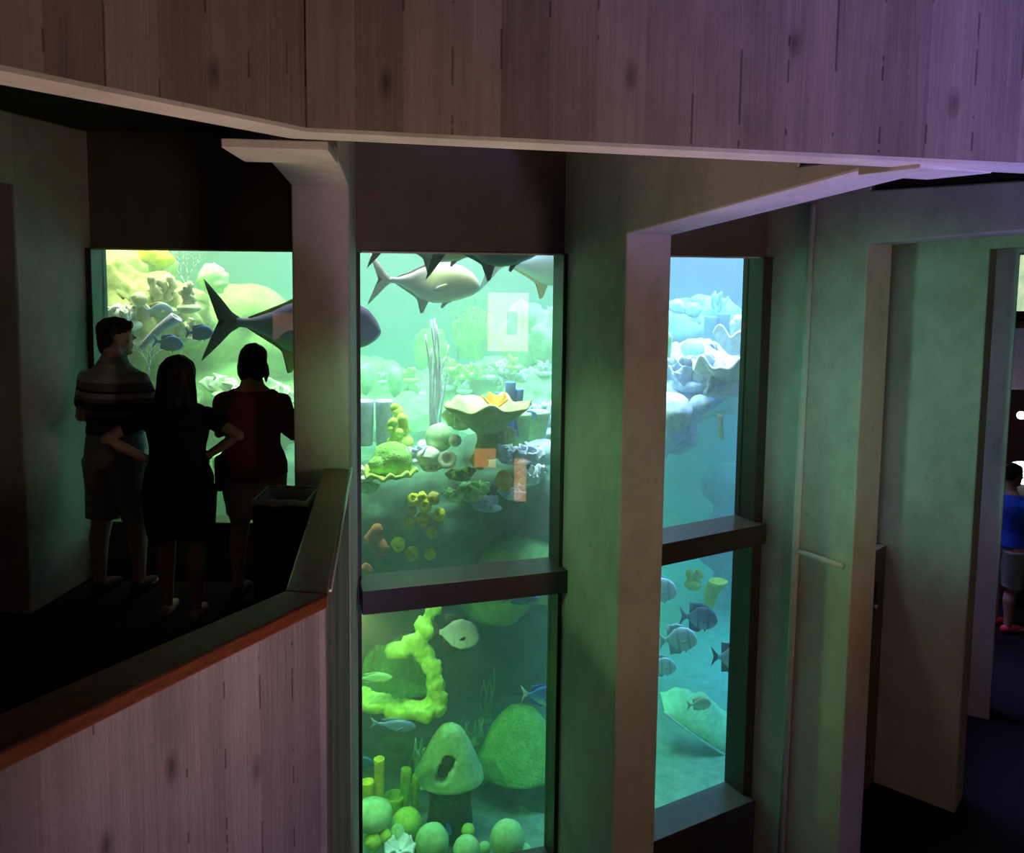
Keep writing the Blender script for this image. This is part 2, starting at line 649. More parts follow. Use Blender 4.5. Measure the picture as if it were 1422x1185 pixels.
def wood_mat():
    k = NT('varnished_rail_wood')
    co = k.coord()
    g = k.noise(k.scaled(co, (5, 5, 40)), 2.0, 5, 0.6, 1.2)
    w = k.noise(co, 9, 4)
    c = k.ramp(g, [(0.3, (0.085, 0.022, 0.010)), (0.7, (0.20, 0.062, 0.026))])
    k.bsdf(c, 0.28, k.bump(w, 0.25, 0.01), 0.5)
    return k.m


M_WOOD = wood_mat()
rail = MB()
ro, rin = rail_o, rail_i
for poly in ((ro[0], ro[1], rin[1], rin[0]), (ro[1], ro[2], rin[2], rin[1])):
    rail.prism([(q.x, q.y) for q in poly], 0.897, 0.95)
ho = rail.build('handrail', M_WOOD, None, False)
bevel(ho, 0.008)
tag(ho, 'varnished dark red timber rail capping the balcony wall, bent at its corner', 'handrail')
fillet = MB().tube([rail_o[1] + e2 * 0.02 + Vector((0.006, 0, 0.006)), rail_o[2] + Vector((0.006, 0, 0.006))], 0.007, 8)
fo = fillet.build('edge_strip', plain('pale_edge_strip', (0.62, 0.62, 0.56), 0.35, 0.5, 0.05), ho)

# conduit on the third pier
M_CONDUIT = plain('painted_conduit', (0.66, 0.68, 0.62), 0.5, 0.4, 0.08)
MP = pier_frame(2)
xs = -TW / 2 - 0.028
cd = empty('conduit')
tag(cd, 'thin painted pipe running up the pier with a short branch to its front edge', 'pipe')
MB().tube([MP @ Vector((xs, 0.47, ZLOW)), MP @ Vector((xs, 0.44, 2.62))], 0.027, 12).build('riser', M_CONDUIT, cd)
MB().tube([MP @ Vector((xs, 0.46, -0.02)), MP @ Vector((xs, 0.05, -0.02))], 0.022, 12).build('branch', M_CONDUIT, cd)
bx = MB().box((TW / 2 + 0.002, 0.01, -0.44), (TW / 2 + 0.06, 0.10, -0.22)).build('call_box', M_BLACK, None, False)
bx.matrix_world = MP
bevel(bx, 0.006)
kn = MB().ball((TW / 2 + 0.035, 0.004, -0.40), 0.016, 12, 8).build('button', plain('steel_button', (0.5, 0.4, 0.38), 0.3, 0.5), bx)
tag(bx, 'small black wall box on the edge of the brown pier beside the pipe', 'wall box')
# ------------------------------------------------------------------ reef inside the tank
RNG = random.Random(11)


def nz(p, s, o=0.0):
    return noise.noise(Vector((p.x * s + o, p.y * s + o * 1.7, p.z * s - o)))


def fbm(p, s, o=0.0, oct=3):
    a, r = 1.0, 0.0
    for i in range(oct):
        r += a * nz(p, s, o + i * 3.1)
        a *= 0.5
        s *= 2.1
    return r


def coral_mat(name, base, tip=None, scale=18.0, rough=0.85, bump=0.5, pore=0.0):
    """Mottled living surface; pore > 0 adds dark polyp pits."""
    k = NT(name)
    co = k.coord()
    n1 = k.noise(co, scale * 0.35, 4, 0.6)
    n2 = k.noise(co, scale * 2.2, 4, 0.6)
    v = k.math('ADD', k.math('MULTIPLY', n1, 0.6), k.math('MULTIPLY', n2, 0.4))
    dk = tuple(c * 0.6 for c in base)
    tp = tip or tuple(min(1, c * 1.25 + 0.04) for c in base)
    c = k.ramp(v, [(0.32, dk), (0.52, base), (0.72, tp)])
    h = v
    if pore:
        vor = k.n('ShaderNodeTexVoronoi')
        k.put(vor.inputs['Vector'], co)
        vor.inputs['Scale'].default_value = pore
        d = k.math('SUBTRACT', 1.0, k.math('MULTIPLY', vor.outputs['Distance'], 2.6), True)
        c = k.mix(k.math('MULTIPLY', d, 0.55), c, dk)
        h = k.math('SUBTRACT', v, k.math('MULTIPLY', d, 0.6))
    k.bsdf(c, rough, k.bump(h, bump, 0.02), 0.15)
    return k.m


CM = {
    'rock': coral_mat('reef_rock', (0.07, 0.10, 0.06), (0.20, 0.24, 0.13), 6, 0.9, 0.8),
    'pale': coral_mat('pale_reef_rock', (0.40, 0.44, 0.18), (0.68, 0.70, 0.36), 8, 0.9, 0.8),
    'sand': coral_mat('tank_sand', (0.26, 0.30, 0.20), None, 20, 0.95, 0.3),
    'yellow': coral_mat('yellow_sponge', (0.85, 0.72, 0.06), (1.0, 0.92, 0.22), 14, 0.85, 0.5, 38),
    'ochre': coral_mat('ochre_sponge', (0.62, 0.46, 0.08), (0.90, 0.70, 0.18), 14, 0.85, 0.5, 34),
    'lime': coral_mat('yellow_green_sponge', (0.66, 0.85, 0.14), (0.90, 1.0, 0.35), 12, 0.85, 0.5),
    'green': coral_mat('green_coral', (0.36, 0.66, 0.14), (0.62, 0.92, 0.30), 16, 0.85, 0.6, 30),
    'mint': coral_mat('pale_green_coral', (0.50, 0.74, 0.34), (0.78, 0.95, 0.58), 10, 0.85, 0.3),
    'olive': coral_mat('olive_coral', (0.30, 0.40, 0.12), (0.50, 0.62, 0.22), 10, 0.85, 0.4),
    'cream': coral_mat('cream_coral', (0.86, 0.80, 0.56), (1.0, 0.97, 0.82), 12, 0.85, 0.6),
    'white': coral_mat('white_coral', (0.86, 0.86, 0.90), (1.0, 1.0, 1.0), 12, 0.85, 0.6),
    'lilac': coral_mat('lilac_sponge', (0.62, 0.58, 0.86), (0.84, 0.80, 1.0), 10, 0.85, 0.4),
    'lav': coral_mat('lavender_coral', (0.74, 0.74, 0.98), (0.97, 0.96, 1.0), 16, 0.85, 0.8),
    'blue': coral_mat('blue_tube_sponge', (0.20, 0.32, 0.85), (0.42, 0.55, 1.0), 10, 0.85, 0.4),
    'orange': coral_mat('orange_sponge', (0.95, 0.42, 0.06), (1.0, 0.62, 0.20), 14, 0.85, 0.5),
    'red': coral_mat('red_sponge', (0.45, 0.11, 0.05), (0.62, 0.22, 0.10), 14, 0.85, 0.6),
    'whip': coral_mat('purple_sea_whip', (0.82, 0.70, 0.84), (1.0, 0.94, 1.0), 30, 0.85, 0.4),
    'plate': coral_mat('plate_coral', (0.56, 0.66, 0.30), (0.86, 0.86, 0.62), 12, 0.85, 0.4),
    'moss': coral_mat('moss_rock', (0.32, 0.40, 0.11), (0.52, 0.60, 0.20), 8, 0.9, 0.6),
    'slot_dark': plain('slot_shade_paint', (0.02, 0.05, 0.03), 0.95, 0.05, 0.2),  # near-black green painted as the shade inside the cone sponge slot
}


def rock(name, blobs, mat, label, voxel=0.06, amp=0.09, sc=2.6, cat='rock', smooth=2, seed=0.0):
    """One reef boulder from overlapping lumps fused into a single rough surface. blobs: (centre, radii)."""
    mb = MB()
    for c, r in blobs:
        mb.ball(c, r, 14, 9)
    o = mb.build(name, mat)
    remeshed(o, voxel, smooth)
    displaced(o, lambda p, n: p + n * (amp * fbm(p, sc, seed, 4) + amp * 0.5 * abs(nz(p, sc * 3.4, seed + 5))))
    tag(o, label, cat)
    return o


def coral(name, mb, mat, loc, label, cat='coral', group=None, rz=0.0, rx=0.0):
    o = mb.build(name, CM[mat] if isinstance(mat, str) else mat, None, True, loc, (rx, 0, rz))
    tag(o, label, cat, group)
    return o


def dome(r, h, amp=0.05, sc=3.0, seed=0.0, nu=28, nv=18, ridges=0.0, rsc=9.0):
    def fn(d):
        k = 1 + amp * fbm(d, sc * 0.5, seed, 3)
        if ridges:
            k += ridges * (1 - 2 * abs(nz(d, rsc * 0.5, seed + 3)))
        return k
    return MB().ball((0, 0, 0), (r, r, h), nu, nv, fn)


def tube_sponge(H, R, n=14, flare=1.15, wall=0.7, bend=(0, 0), seed=0.0, base=(0, 0, 0), taper=0.8):
    """A hollowed upright tube with a lip and an open top."""
    mb = MB()
    base = Vector(base)

    def ring(t, r, dz=0.0):
        c = base + Vector((bend[0] * t * t, bend[1] * t * t, H * t + dz))
        return [c + Vector((cos(2 * pi * j / n), sin(2 * pi * j / n), 0)) * (r * (1 + 0.09 * nz(Vector((cos(2 * pi * j / n), sin(2 * pi * j / n), t * 2.5)), 1.5, seed))) for j in range(n)]
    rings = []
    for s in range(9):
        t = s / 8
        rings.append(ring(t, R * (taper + (flare - taper) * t)))
    rings.append(ring(1.0, R * flare * 0.95, R * 0.10))
    rings.append(ring(1.0, R * flare * wall, R * 0.06))
    rings.append(ring(0.72, R * wall * 0.85))
    mb.rings(rings)
    return mb


def fingers(nb, H, R, spread, seed, lumps=True):
    """Clump of knobbly upright branches fused at the base."""
    rr = random.Random(seed)
    mb = MB()
    for b in range(nb):
        a = 2 * pi * b / nb + rr.uniform(-0.4, 0.4)
        d = rr.uniform(0.15, 1.0) * spread
        h = H * rr.uniform(0.55, 1.0)
        pts, rad = [], []
        for s in range(8):
            t = s / 7
            pts.append((cos(a) * d * (0.35 + 0.65 * t) + 0.02 * rr.uniform(-1, 1), sin(a) * d * (0.35 + 0.65 * t) + 0.02 * rr.uniform(-1, 1), h * t))
            rad.append(R * (1.1 - 0.35 * t) * rr.uniform(0.85, 1.25) if s < 7 else R * 0.35)
        mb.tube(pts, rad, 9)
        if lumps:
            for q in range(3):
                t = rr.uniform(0.4, 0.95)
                mb.ball((cos(a) * d * (0.35 + 0.65 * t) + rr.uniform(-R, R), sin(a) * d * (0.35 + 0.65 * t) + rr.uniform(-R, R), h * t), R * rr.uniform(0.5, 0.9), 8, 6)
    mb.ball((0, 0, 0), (spread * 0.8 + R, spread * 0.8 + R, R * 1.3), 12, 8)
    return mb


def whips(nb, H, r, spread, seed, lean=0.1):
    rr = random.Random(seed)
    mb = MB()
    for b in range(nb):
        x, y = rr.uniform(-1, 1) * spread, rr.uniform(-1, 1) * spread * 0.6
        h = H * rr.uniform(0.6, 1.0)
        px_, py_ = rr.uniform(0, 6), rr.uniform(0, 6)
        pts = []
        for s in range(12):
            t = s / 11
            w = 0.35 + 0.65 * min(1, 2.5 * t)
            pts.append((x * w + 0.02 * sin(px_ + 5 * t) + lean * t * t * rr.uniform(0.9, 1.1), y * w + 0.02 * cos(py_ + 4 * t), h * t))
        mb.tube(pts, [r * (1.1 - 0.5 * s / 11) for s in range(12)], 6)
    mb.ball((0, 0, 0), (spread * 0.7 + 0.02, spread * 0.5 + 0.02, 0.03), 10, 6)
    return mb


def fan(W, H, seed, levels=6):
    """Sea fan: a flat branching net of thin stems."""
    rr = random.Random(seed)
    mb = MB()

    def grow(p, a, L, r, lv):
        q = p + Vector((sin(a), rr.uniform(-0.04, 0.04), cos(a))) * L
        mb.tube([p, (p + q) / 2 + Vector((rr.uniform(-1, 1), 0, rr.uniform(-1, 1))) * L * 0.06, q], [r, r * 0.9, r * 0.8], 5)
        if lv > 0:
            for s in (-1, 1):
                grow(q, a * 0.8 + s * rr.uniform(0.22, 0.5), L * rr.uniform(0.72, 0.92), r * 0.74, lv - 1)
    grow(Vector((0, 0, 0)), 0.0, H * 0.26, H * 0.022, levels)
    return mb


def plate(R, H, waves, amp, seed, lip=0.0, thick=0.02, open0=0.0, open1=2 * pi, cols=60, rise=1.4):
    """Funnel or shelf with a ruffled rim, optionally only part of the way round."""
    rows = []
    for i in range(9):
        t = i / 8
        row = []
        for j in range(cols + 1):
            a = open0 + (open1 - open0) * j / cols
            ruff = amp * t * t * (sin(waves * a + seed) + 0.6 * sin(waves * 1.7 * a + 2 * seed))
            r = R * (0.10 + 0.90 * t) * (1 + 0.10 * sin(3 * a + seed) + 0.05 * sin(7 * a))
            row.append(Vector((r * cos(a), r * sin(a), H * t ** rise + ruff)))
        rows.append(row)
    return MB().sheet(rows, thick)


def lettuce(n, W, H, seed, thick=0.014):
    """Cluster of ruffled upright leaves."""
    rr = random.Random(seed)
    mb = MB()
    for q in range(n):
        a = rr.uniform(0, pi)
        cx, cy = rr.uniform(-0.5, 0.5) * W, rr.uniform(-0.35, 0.35) * W
        w, h = W * rr.uniform(0.35, 0.6), H * rr.uniform(0.6, 1.0)
        lean = rr.uniform(-0.5, 0.5)
        rows = []
        ph = rr.uniform(0, 6)
        for i in range(6):
            t = i / 5
            row = []
            for j in range(17):
                s = j / 16 * 2 - 1
                ruff = 0.20 * w * t * t * sin(5 * s + ph) + 0.08 * w * t * sin(11 * s + ph)
                hh = h * t * (1 - 0.35 * s * s) + 0.06 * h * t * sin(9 * s + ph)
                u = w * s * (0.4 + 0.6 * t)
                row.append(Vector((cx + u * cos(a) - (ruff + lean * h * t) * sin(a), cy + u * sin(a) + (ruff + lean * h * t) * cos(a), hh)))
            rows.append(row)
        mb.sheet(rows, thick)
    mb.ball((0, 0, 0), (W * 0.55, W * 0.45, H * 0.25), 12, 8)
    return mb


def ball_px(name, x, y, r, depth, mat, label, cat='coral', sq=1.0, seed=None, amp=0.10, ridges=0.0, rsc=9, group=None):
    R = px(r, depth)
    return coral(name, dome(R, R * sq, amp, 3.0, x * 0.37 if seed is None else seed, 28, 18, ridges, rsc), mat, at(x, y, depth), label, cat, group)


# --- sand bed and the big rocks
struct('ground_tank', MB().prism([(TCX + 6.9 * cos(2 * pi * j / 40), TCY + 6.9 * sin(2 * pi * j / 40)) for j in range(40)], -3.35, -3.15), CM['sand'], None, 0)


def blob(x, y, depth, rx, ry=None, rz=None):
    """Lump given where it shows: centre pixel and depth, radii in metres."""
    return (at(x, y, depth), (rx, ry or rx, rz or rx))


# ledge facing the middle window, overhanging a dark recess
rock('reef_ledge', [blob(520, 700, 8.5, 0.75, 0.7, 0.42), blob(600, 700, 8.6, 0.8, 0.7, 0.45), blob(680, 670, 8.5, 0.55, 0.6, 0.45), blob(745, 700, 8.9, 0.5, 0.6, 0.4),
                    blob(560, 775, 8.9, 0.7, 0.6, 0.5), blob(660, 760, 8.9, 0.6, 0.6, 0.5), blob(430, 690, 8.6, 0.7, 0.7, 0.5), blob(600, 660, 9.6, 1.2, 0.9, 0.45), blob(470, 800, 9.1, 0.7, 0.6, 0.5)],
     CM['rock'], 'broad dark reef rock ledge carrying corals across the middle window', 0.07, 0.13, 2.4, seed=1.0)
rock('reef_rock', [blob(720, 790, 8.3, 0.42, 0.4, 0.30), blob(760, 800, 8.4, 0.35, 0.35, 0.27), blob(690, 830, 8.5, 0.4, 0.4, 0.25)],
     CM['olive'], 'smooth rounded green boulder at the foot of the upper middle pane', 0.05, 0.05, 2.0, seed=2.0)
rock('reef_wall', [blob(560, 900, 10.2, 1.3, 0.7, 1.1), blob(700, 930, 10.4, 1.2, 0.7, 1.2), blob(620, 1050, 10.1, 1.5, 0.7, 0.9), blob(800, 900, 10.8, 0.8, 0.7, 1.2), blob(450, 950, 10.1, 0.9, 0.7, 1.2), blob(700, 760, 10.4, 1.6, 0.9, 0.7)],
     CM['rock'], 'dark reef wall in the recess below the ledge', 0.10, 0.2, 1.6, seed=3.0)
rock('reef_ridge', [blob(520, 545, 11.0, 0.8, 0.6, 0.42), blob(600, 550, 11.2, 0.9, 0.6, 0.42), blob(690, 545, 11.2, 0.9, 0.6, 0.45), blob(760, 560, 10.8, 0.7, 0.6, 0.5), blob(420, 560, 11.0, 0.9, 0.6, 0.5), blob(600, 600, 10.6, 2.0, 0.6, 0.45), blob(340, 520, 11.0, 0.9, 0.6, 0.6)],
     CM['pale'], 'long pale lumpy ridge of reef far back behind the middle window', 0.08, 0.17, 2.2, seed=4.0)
# left window reef
rock('reef_mound', [blob(170, 470, 8.0, 0.55, 0.5, 0.42), blob(215, 440, 8.2, 0.5, 0.5, 0.4), blob(150, 400, 8.6, 0.45, 0.45, 0.4), blob(120, 440, 8.0, 0.6, 0.5, 0.6), blob(190, 560, 8.0, 0.6, 0.5, 0.5), blob(120, 560, 8.0, 0.7, 0.5, 0.7), blob(175, 380, 9.0, 0.5, 0.5, 0.4)],
     CM['pale'], 'pale mound of reef rising behind the man in the left window', 0.06, 0.14, 2.6, seed=5.0)
rock('reef_mound', [blob(340, 440, 9.6, 0.55, 0.5, 0.38), blob(290, 470, 9.4, 0.5, 0.5, 0.4), blob(390, 480, 9.6, 0.6, 0.5, 0.4), blob(300, 560, 9.4, 0.9, 0.6, 0.55), blob(390, 580, 9.4, 0.8, 0.6, 0.5), blob(340, 680, 9.2, 1.4, 0.8, 0.6)],
     CM['moss'], 'large smooth yellow green mound behind the big fish tail in the left window', 0.06, 0.05, 1.6, seed=6.0)
# right window reef
rock('reef_ledge', [blob(925, 560, 9.3, 0.40, 0.4, 0.28), blob(960, 540, 9.6, 0.42, 0.4, 0.26), blob(1010, 520, 9.8, 0.40, 0.4, 0.22), blob(895, 590, 9.3, 0.45, 0.4, 0.35), blob(930, 600, 9.5, 0.28, 0.3, 0.2), blob(880, 520, 9.6, 0.45, 0.4, 0.4), blob(970, 510, 10.2, 0.6, 0.5, 0.3)],
     CM['lav'], 'white and lavender reef shelf jutting into blue water in the right window', 0.05, 0.13, 3.0, seed=7.0)
rock('reef_ridge', [blob(930, 455, 11.6, 0.42, 0.4, 0.38), blob(965, 455, 11.8, 0.42, 0.4, 0.42), blob(995, 470, 11.8, 0.35, 0.4, 0.5), blob(1030, 500, 11.8, 0.4, 0.4, 0.4), blob(890, 470, 11.6, 0.5, 0.4, 0.5), blob(960, 530, 11.6, 1.0, 0.5, 0.5)],
     CM['pale'], 'hazy blue ridge of reef in the back of the right window', 0.07, 0.2, 2.2, seed=8.0)
rock('reef_rock', [blob(940, 1075, 9.2, 0.3, 0.3, 0.25), blob(975, 1060, 9.4, 0.3, 0.3, 0.3), blob(1000, 1085, 9.3, 0.3, 0.3, 0.25), blob(960, 1110, 9.0, 0.5, 0.4, 0.25)],
     CM['pale'], 'faint pale rubble rock on the sand at the bottom of the right window', 0.05, 0.12, 3.0, seed=9.0)
rock('reef_rock', [blob(1015, 670, 12.8, 0.4, 0.4, 0.3), blob(1040, 700, 12.8, 0.5, 0.4, 0.5), blob(1010, 750, 12.6, 0.5, 0.4, 0.4), blob(1055, 770, 12.6, 0.7, 0.5, 0.9)],
     CM['rock'], 'faint green rock face deep behind the upper right pane', 0.07, 0.16, 2.4, seed=10.0)

# --- corals in the left window
coral('pillar_coral', fingers(9, px(58, 7.9), px(6.5, 7.9), px(24, 7.9), 21), 'cream', at(226, 432, 7.9), 'ribbed cream pillar coral clump at the top of the left window reef')
coral('pillar_coral', fingers(6, px(40, 7.8), px(6, 7.8), px(13, 7.8), 22), 'cream', at(262, 428, 7.8), 'small cream pillar coral with two knobs beside the taller ribbed clump')
ball_px('sponge_ball', 193, 416, 11, 7.6, 'cream', 'cream ball sponge below the pillar corals in the left window', 'sponge')
ball_px('sponge', 212, 358, 20, 8.8, 'yellow', 'yellow round sponge touching the top edge of the left window', 'sponge', 0.9, None, 0.28)
ball_px('sponge', 233, 361, 9, 8.7, 'yellow', 'small yellow knob sponge right of the round one at the top of the left window', 'sponge')
ball_px('brain_coral', 295, 388, 19, 8.9, 'mint', 'yellow green round coral at the skyline of the left window', 'coral', 1.05, None, 0.3, 0.10)
ball_px('brain_coral', 170, 384, 16, 8.4, 'cream', 'pale cream round coral at the left edge of the left window', 'coral', 0.9, None, 0.1, 0.06)
coral('lettuce_coral', lettuce(9, px(44, 7.6), px(36, 7.6), 23), 'white', at(174, 452, 7.6), 'white ruffled lettuce coral beside the head of the man')
coral('sea_fan', fan(0.4, px(66, 9.2), 24, 6), 'lilac', at(258, 412, 9.2), 'pale lilac sea fan behind the pillar corals')
coral('sea_fan', fan(0.4, px(46, 7.4), 25, 6), 'lilac', at(207, 522, 7.4), 'lilac sea fan between the man and the long haired woman', rz=0.5)
coral('finger_coral', fingers(8, px(30, 7.9), px(4, 7.9), px(16, 7.9), 26), 'cream', at(262, 470, 7.9), 'cream finger coral above the two blue fish in the left window')
tb = empty('tube_sponge', at(196, 484, 7.2))
tag(tb, 'long pale blue tube sponge leaning to the upper right beside the head of the man', 'sponge')
tb.rotation_euler = (0, radians(38), 0)
tube_sponge(px(64, 7.2), px(8, 7.2), 14, 1.15, 0.6, (0.07, 0.03), 3.0, (0, 0, 0), 0.45).build('tube', CM['lilac'], tb)
ball_px('brain_coral', 330, 640, 34, 7.6, 'mint', 'pale green coral head low in the left window between the two women', 'coral', 0.8, None, 0.1, 0.05)
coral('lettuce_coral', lettuce(8, px(70, 8.2), px(30, 8.2), 27), 'cream', at(330, 548, 8.6), 'cream ruffled coral on the mound between the heads of the two women')
coral('lettuce_coral', lettuce(8, px(40, 8.2), px(30, 8.2), 28), 'cream', at(385, 560, 8.6), 'cream ruffled coral right of the bob haired woman')

# --- corals in the middle window, upper pane
t = empty('tube_sponge', at(520, 618, 8.0))
tag(t, 'pair of broad lilac tube sponges at the left edge of the middle window', 'sponge')
for q, (dx, hh) in enumerate(((-13, 62), (13, 62))):
    tube_sponge(px(hh, 8.0), px(13, 8.0), 16, 1.0, 0.7, (0.01 * (q - 0.5), 0), q * 4.0, (px(dx, 8.0), 0.02 * q, 0), 0.82).build('tube', CM['lilac'], t)
coral('finger_coral', fingers(3, px(56, 7.6), px(9, 7.6), px(13, 7.6), 31), 'lime', at(556, 614, 7.6), 'knobbly yellow green finger coral in front of the lilac tube sponges')
ball_px('brain_coral', 545, 640, 27, 7.4, 'green', 'bright green brain coral at the left of the ledge', 'coral', 0.95, None, 0.08, 0.10, 12)
ball_px('brain_coral', 526, 646, 14, 7.3, 'green', 'smaller green brain coral lobe against the big bright one', 'coral', 0.9, None, 0.08, 0.10, 10)
coral('plate_coral', plate(px(36, 7.3), 0.05, 9, 0.02, 1.0, thick=0.03), 'lime', at(540, 662, 7.35), 'yellow shelf coral jutting out under the green brain coral')
coral('lettuce_coral', lettuce(8, px(30, 7.4), px(24, 7.4), 32), 'lav', at(577, 640, 7.5), 'lavender ruffled coral right of the green brain coral')
ball_px('coral_head', 595, 634, 16, 7.5, 'cream', 'cream lumpy coral head in the middle of the ledge', 'coral', 0.8, None, 0.2, 0.1)
ball_px('coral_head', 590, 622, 12, 7.8, 'cream', 'small pale coral head behind the cream lumpy one', 'coral')
ball_px('sponge_ball', 610, 608, 20, 7.7, 'mint', 'smooth grey green dome under the left rim of the plate coral', 'sponge', 1.0, None, 0.03)
ball_px('sponge_ball', 632, 612, 9, 7.4, 'cream', 'small cream ball sponge under the plate coral', 'sponge', 1.0, None, 0.04)
r1 = plate(px(13, 7.3), 0.0, 5, 0.012, 2.0, thick=0.05)
cup = coral('cup_sponge', tube_sponge(px(15, 7.2), px(11, 7.2), 16, 1.2, 0.5, (0, 0), 1.0), 'cream', at(622, 642, 7.25), 'cream cup sponge with a dark mouth facing out below the plate coral', 'sponge', rx=radians(62))
pl = coral('plate_coral', plate(px(60, 7.4), px(46, 7.4), 5, 0.028, 2.3, thick=0.025, rise=1.1), 'plate', at(675, 604, 7.5), 'large funnel shaped plate coral with a white ruffled rim above the ledge')
st = MB().tube([(0, 0, 0.06), (0.01, 0, -0.04), (0, 0, -0.2)], [0.10, 0.09, 0.12], 14).build('stalk', CM['olive'], pl)
t = empty('tube_sponge', at(704, 606, 7.9))
tag(t, 'cluster of blue tube sponges standing behind the plate coral', 'sponge')
for q, (dx, hh, r) in enumerate(((-8, 62, 6), (4, 76, 7), (14, 66, 6))):
    tube_sponge(px(hh, 7.9), px(r, 7.9), 12, 1.1, 0.7, (0.02 * (q - 1), 0), q * 2.0, (px(dx, 7.9), 0.02 * q, 0)).build('tube', CM['blue'], t)
coral('cup_sponge', plate(px(19, 7.6), px(15, 7.6), 5, 0.02, 4.0, thick=0.02, open0=0.2, open1=2.9), 'orange', at(688, 566, 7.55), 'orange leaf of sponge rising inside the plate coral', 'sponge')
coral('lettuce_coral', lettuce(9, px(30, 7.5), px(34, 7.5), 33), 'plate', at(640, 590, 7.9), 'yellow ruffled coral behind the left side of the plate coral')
coral('sea_whip', whips(7, px(176, 8.2), px(2.3, 8.2), px(9, 8.2), 34, -0.03), 'whip', at(604, 606, 8.2), 'tall bunch of purple sea whips in the middle window')
coral('sea_whip', whips(2, px(126, 8.4), px(1.6, 8.4), px(4, 8.4), 35, 0.08), 'whip', at(612, 590, 8.4), 'short thin sea whip leaning right beside the tall bunch')
coral('encrusting_coral', lettuce(14, px(44, 7.4), px(24, 7.4), 36), 'lav', at(718, 640, 7.7), 'lavender white ruffled coral on the right end of the ledge')
coral('encrusting_coral', lettuce(10, px(30, 7.4), px(20, 7.4), 37), 'cream', at(700, 612, 7.6), 'cream ruffled coral tucked under the right rim of the plate coral')
coral('encrusting_coral', lettuce(12, px(44, 7.4), px(22, 7.4), 38), 'mint', at(655, 690, 7.6), 'grey green ruffled coral growing down the front of the ledge')
coral('encrusting_coral', lettuce(9, px(34, 7.4), px(18, 7.4), 39), 'lilac', at(680, 706, 7.55), 'pinkish white ruffled coral at the lowest tip of the ledge')
coral('encrusting_coral', lettuce(9, px(30, 7.4), px(24, 7.4), 40), 'white', at(735, 668, 7.7), 'white ruffled coral by the right jamb of the middle window')
ball_px('sponge', 700, 668, 12, 7.45, 'orange', 'orange sponge lump among white corals on the ledge', 'sponge', 1.2, None, 0.2)
ball_px('sponge', 666, 640, 13, 7.45, 'orange', 'orange sponge patch below the stalk of the plate coral', 'sponge', 0.9, None, 0.25)
coral('tube_coral', tube_sponge(px(44, 8.3), px(12, 8.3), 14, 1.3, 0.7, (0, 0), 2.0), 'mint', at(722, 620, 8.0), 'pale green vase sponge right of the plate coral', 'sponge')
coral('tube_coral', tube_sponge(px(40, 8.5), px(14, 8.5), 14, 1.35, 0.7, (0, 0), 5.0), 'mint', at(745, 612, 8.4), 'pale vase sponge with a blue rim near the right jamb', 'sponge')
ball_px('coral_head', 752, 628, 24, 8.3, 'white', 'smooth white coral head at the right jamb of the middle window', 'coral', 0.8, None, 0.05)
coral('finger_coral', fingers(8, px(46, 8.8), px(6, 8.8), px(20, 8.8), 41), 'white', at(750, 600, 9.0), 'hazy white finger coral by the right jamb above the ledge')
for x, y, w_, h_, mt, lb in ((508, 664, 26, 20, 'cream', 'cream fringe of ruffled coral on the ledge at the left jamb of the middle window'),
                            (512, 682, 20, 14, 'mint', 'pale green ruffled coral hanging below the cream fringe at the left jamb'),
                            (598, 652, 22, 14, 'cream', 'cream ruffled coral on the lip of the ledge beside the cream cup sponge'),
                            (640, 664, 26, 16, 'olive', 'dark olive ruffled coral on the rock under the plate coral'),
                            (632, 694, 22, 16, 'mint', 'grey green ruffled coral left of the pinkish white one'),
                            (712, 690, 24, 18, 'lav', 'lavender ruffled coral beside the orange sponge lump')):
    coral('encrusting_coral', lettuce(9, px(w_, 7.4), px(h_, 7.4), x), mt, at(x, y, 7.5), lb)
# yellow cup sponges on the rock face
for q, (x, y, r, mt, lb) in enumerate([
        (574, 694, 9, 'yellow', 'yellow cup sponge at the upper left of the cluster on the rock face'),
        (586, 690, 7, 'yellow', 'small yellow cup sponge at the top of the cluster on the rock face'),
        (602, 692, 9, 'ochre', 'ochre cup sponge at the upper right of the cluster on the rock face'),
        (590, 702, 10, 'yellow', 'large yellow cup sponge in the centre of the cluster on the rock face'),
        (573, 709, 7, 'ochre', 'small ochre cup sponge at the left side of the cluster on the rock face'),
        (569, 724, 8, 'ochre', 'dull ochre cup sponge at the lower left of the cluster on the rock face'),
        (587, 722, 10, 'ochre', 'ochre cup sponge under the centre of the cluster on the rock face'),
        (599, 740, 8, 'ochre', 'lowest ochre cup sponge of the cluster on the rock face'),
        (610, 715, 9, 'yellow', 'bright yellow cup sponge with a pale tip right of the cluster'),
        (553, 756, 10, 'yellow', 'yellow cup sponge alone below the cluster beside the red sponge'),
        (572, 769, 10, 'ochre', 'ochre cup sponge with a dark mouth near the transom'),
        (597, 770, 8, 'ochre', 'dim ochre cup sponge furthest right near the transom')]):
    d = 7.25
    R = px(r, d)
    pit = Vector((0.35 * sin(q * 2.1), -0.85, 0.45 * cos(q * 1.7))).normalized()

    def lump(dv, pit=pit, q=q):
        k = 1 + 0.16 * fbm(dv, 1.6, q * 3.3, 3)
        return k - 0.45 * smoothstep(0.86, 0.97, dv.dot(pit))
    o = coral('cup_sponge', MB().ball((0, 0, 0), (R, R, R * 1.05), 26, 18, lump), mt, at(x, y, d), lb, 'sponge')
    MB().ball(pit * R * 0.62, R * 0.2, 10, 6).build('mouth', CM['olive'], o)
rock('red_sponge', [blob(523, 745, 7.6, 0.07, 0.06, 0.10), blob(530, 760, 7.6, 0.06, 0.06, 0.08), blob(515, 752, 7.6, 0.05, 0.05, 0.07)], CM['red'], 'ragged red sponge at the lower left of the upper middle pane', 0.02, 0.035, 9, 'sponge', 1, 3.0)
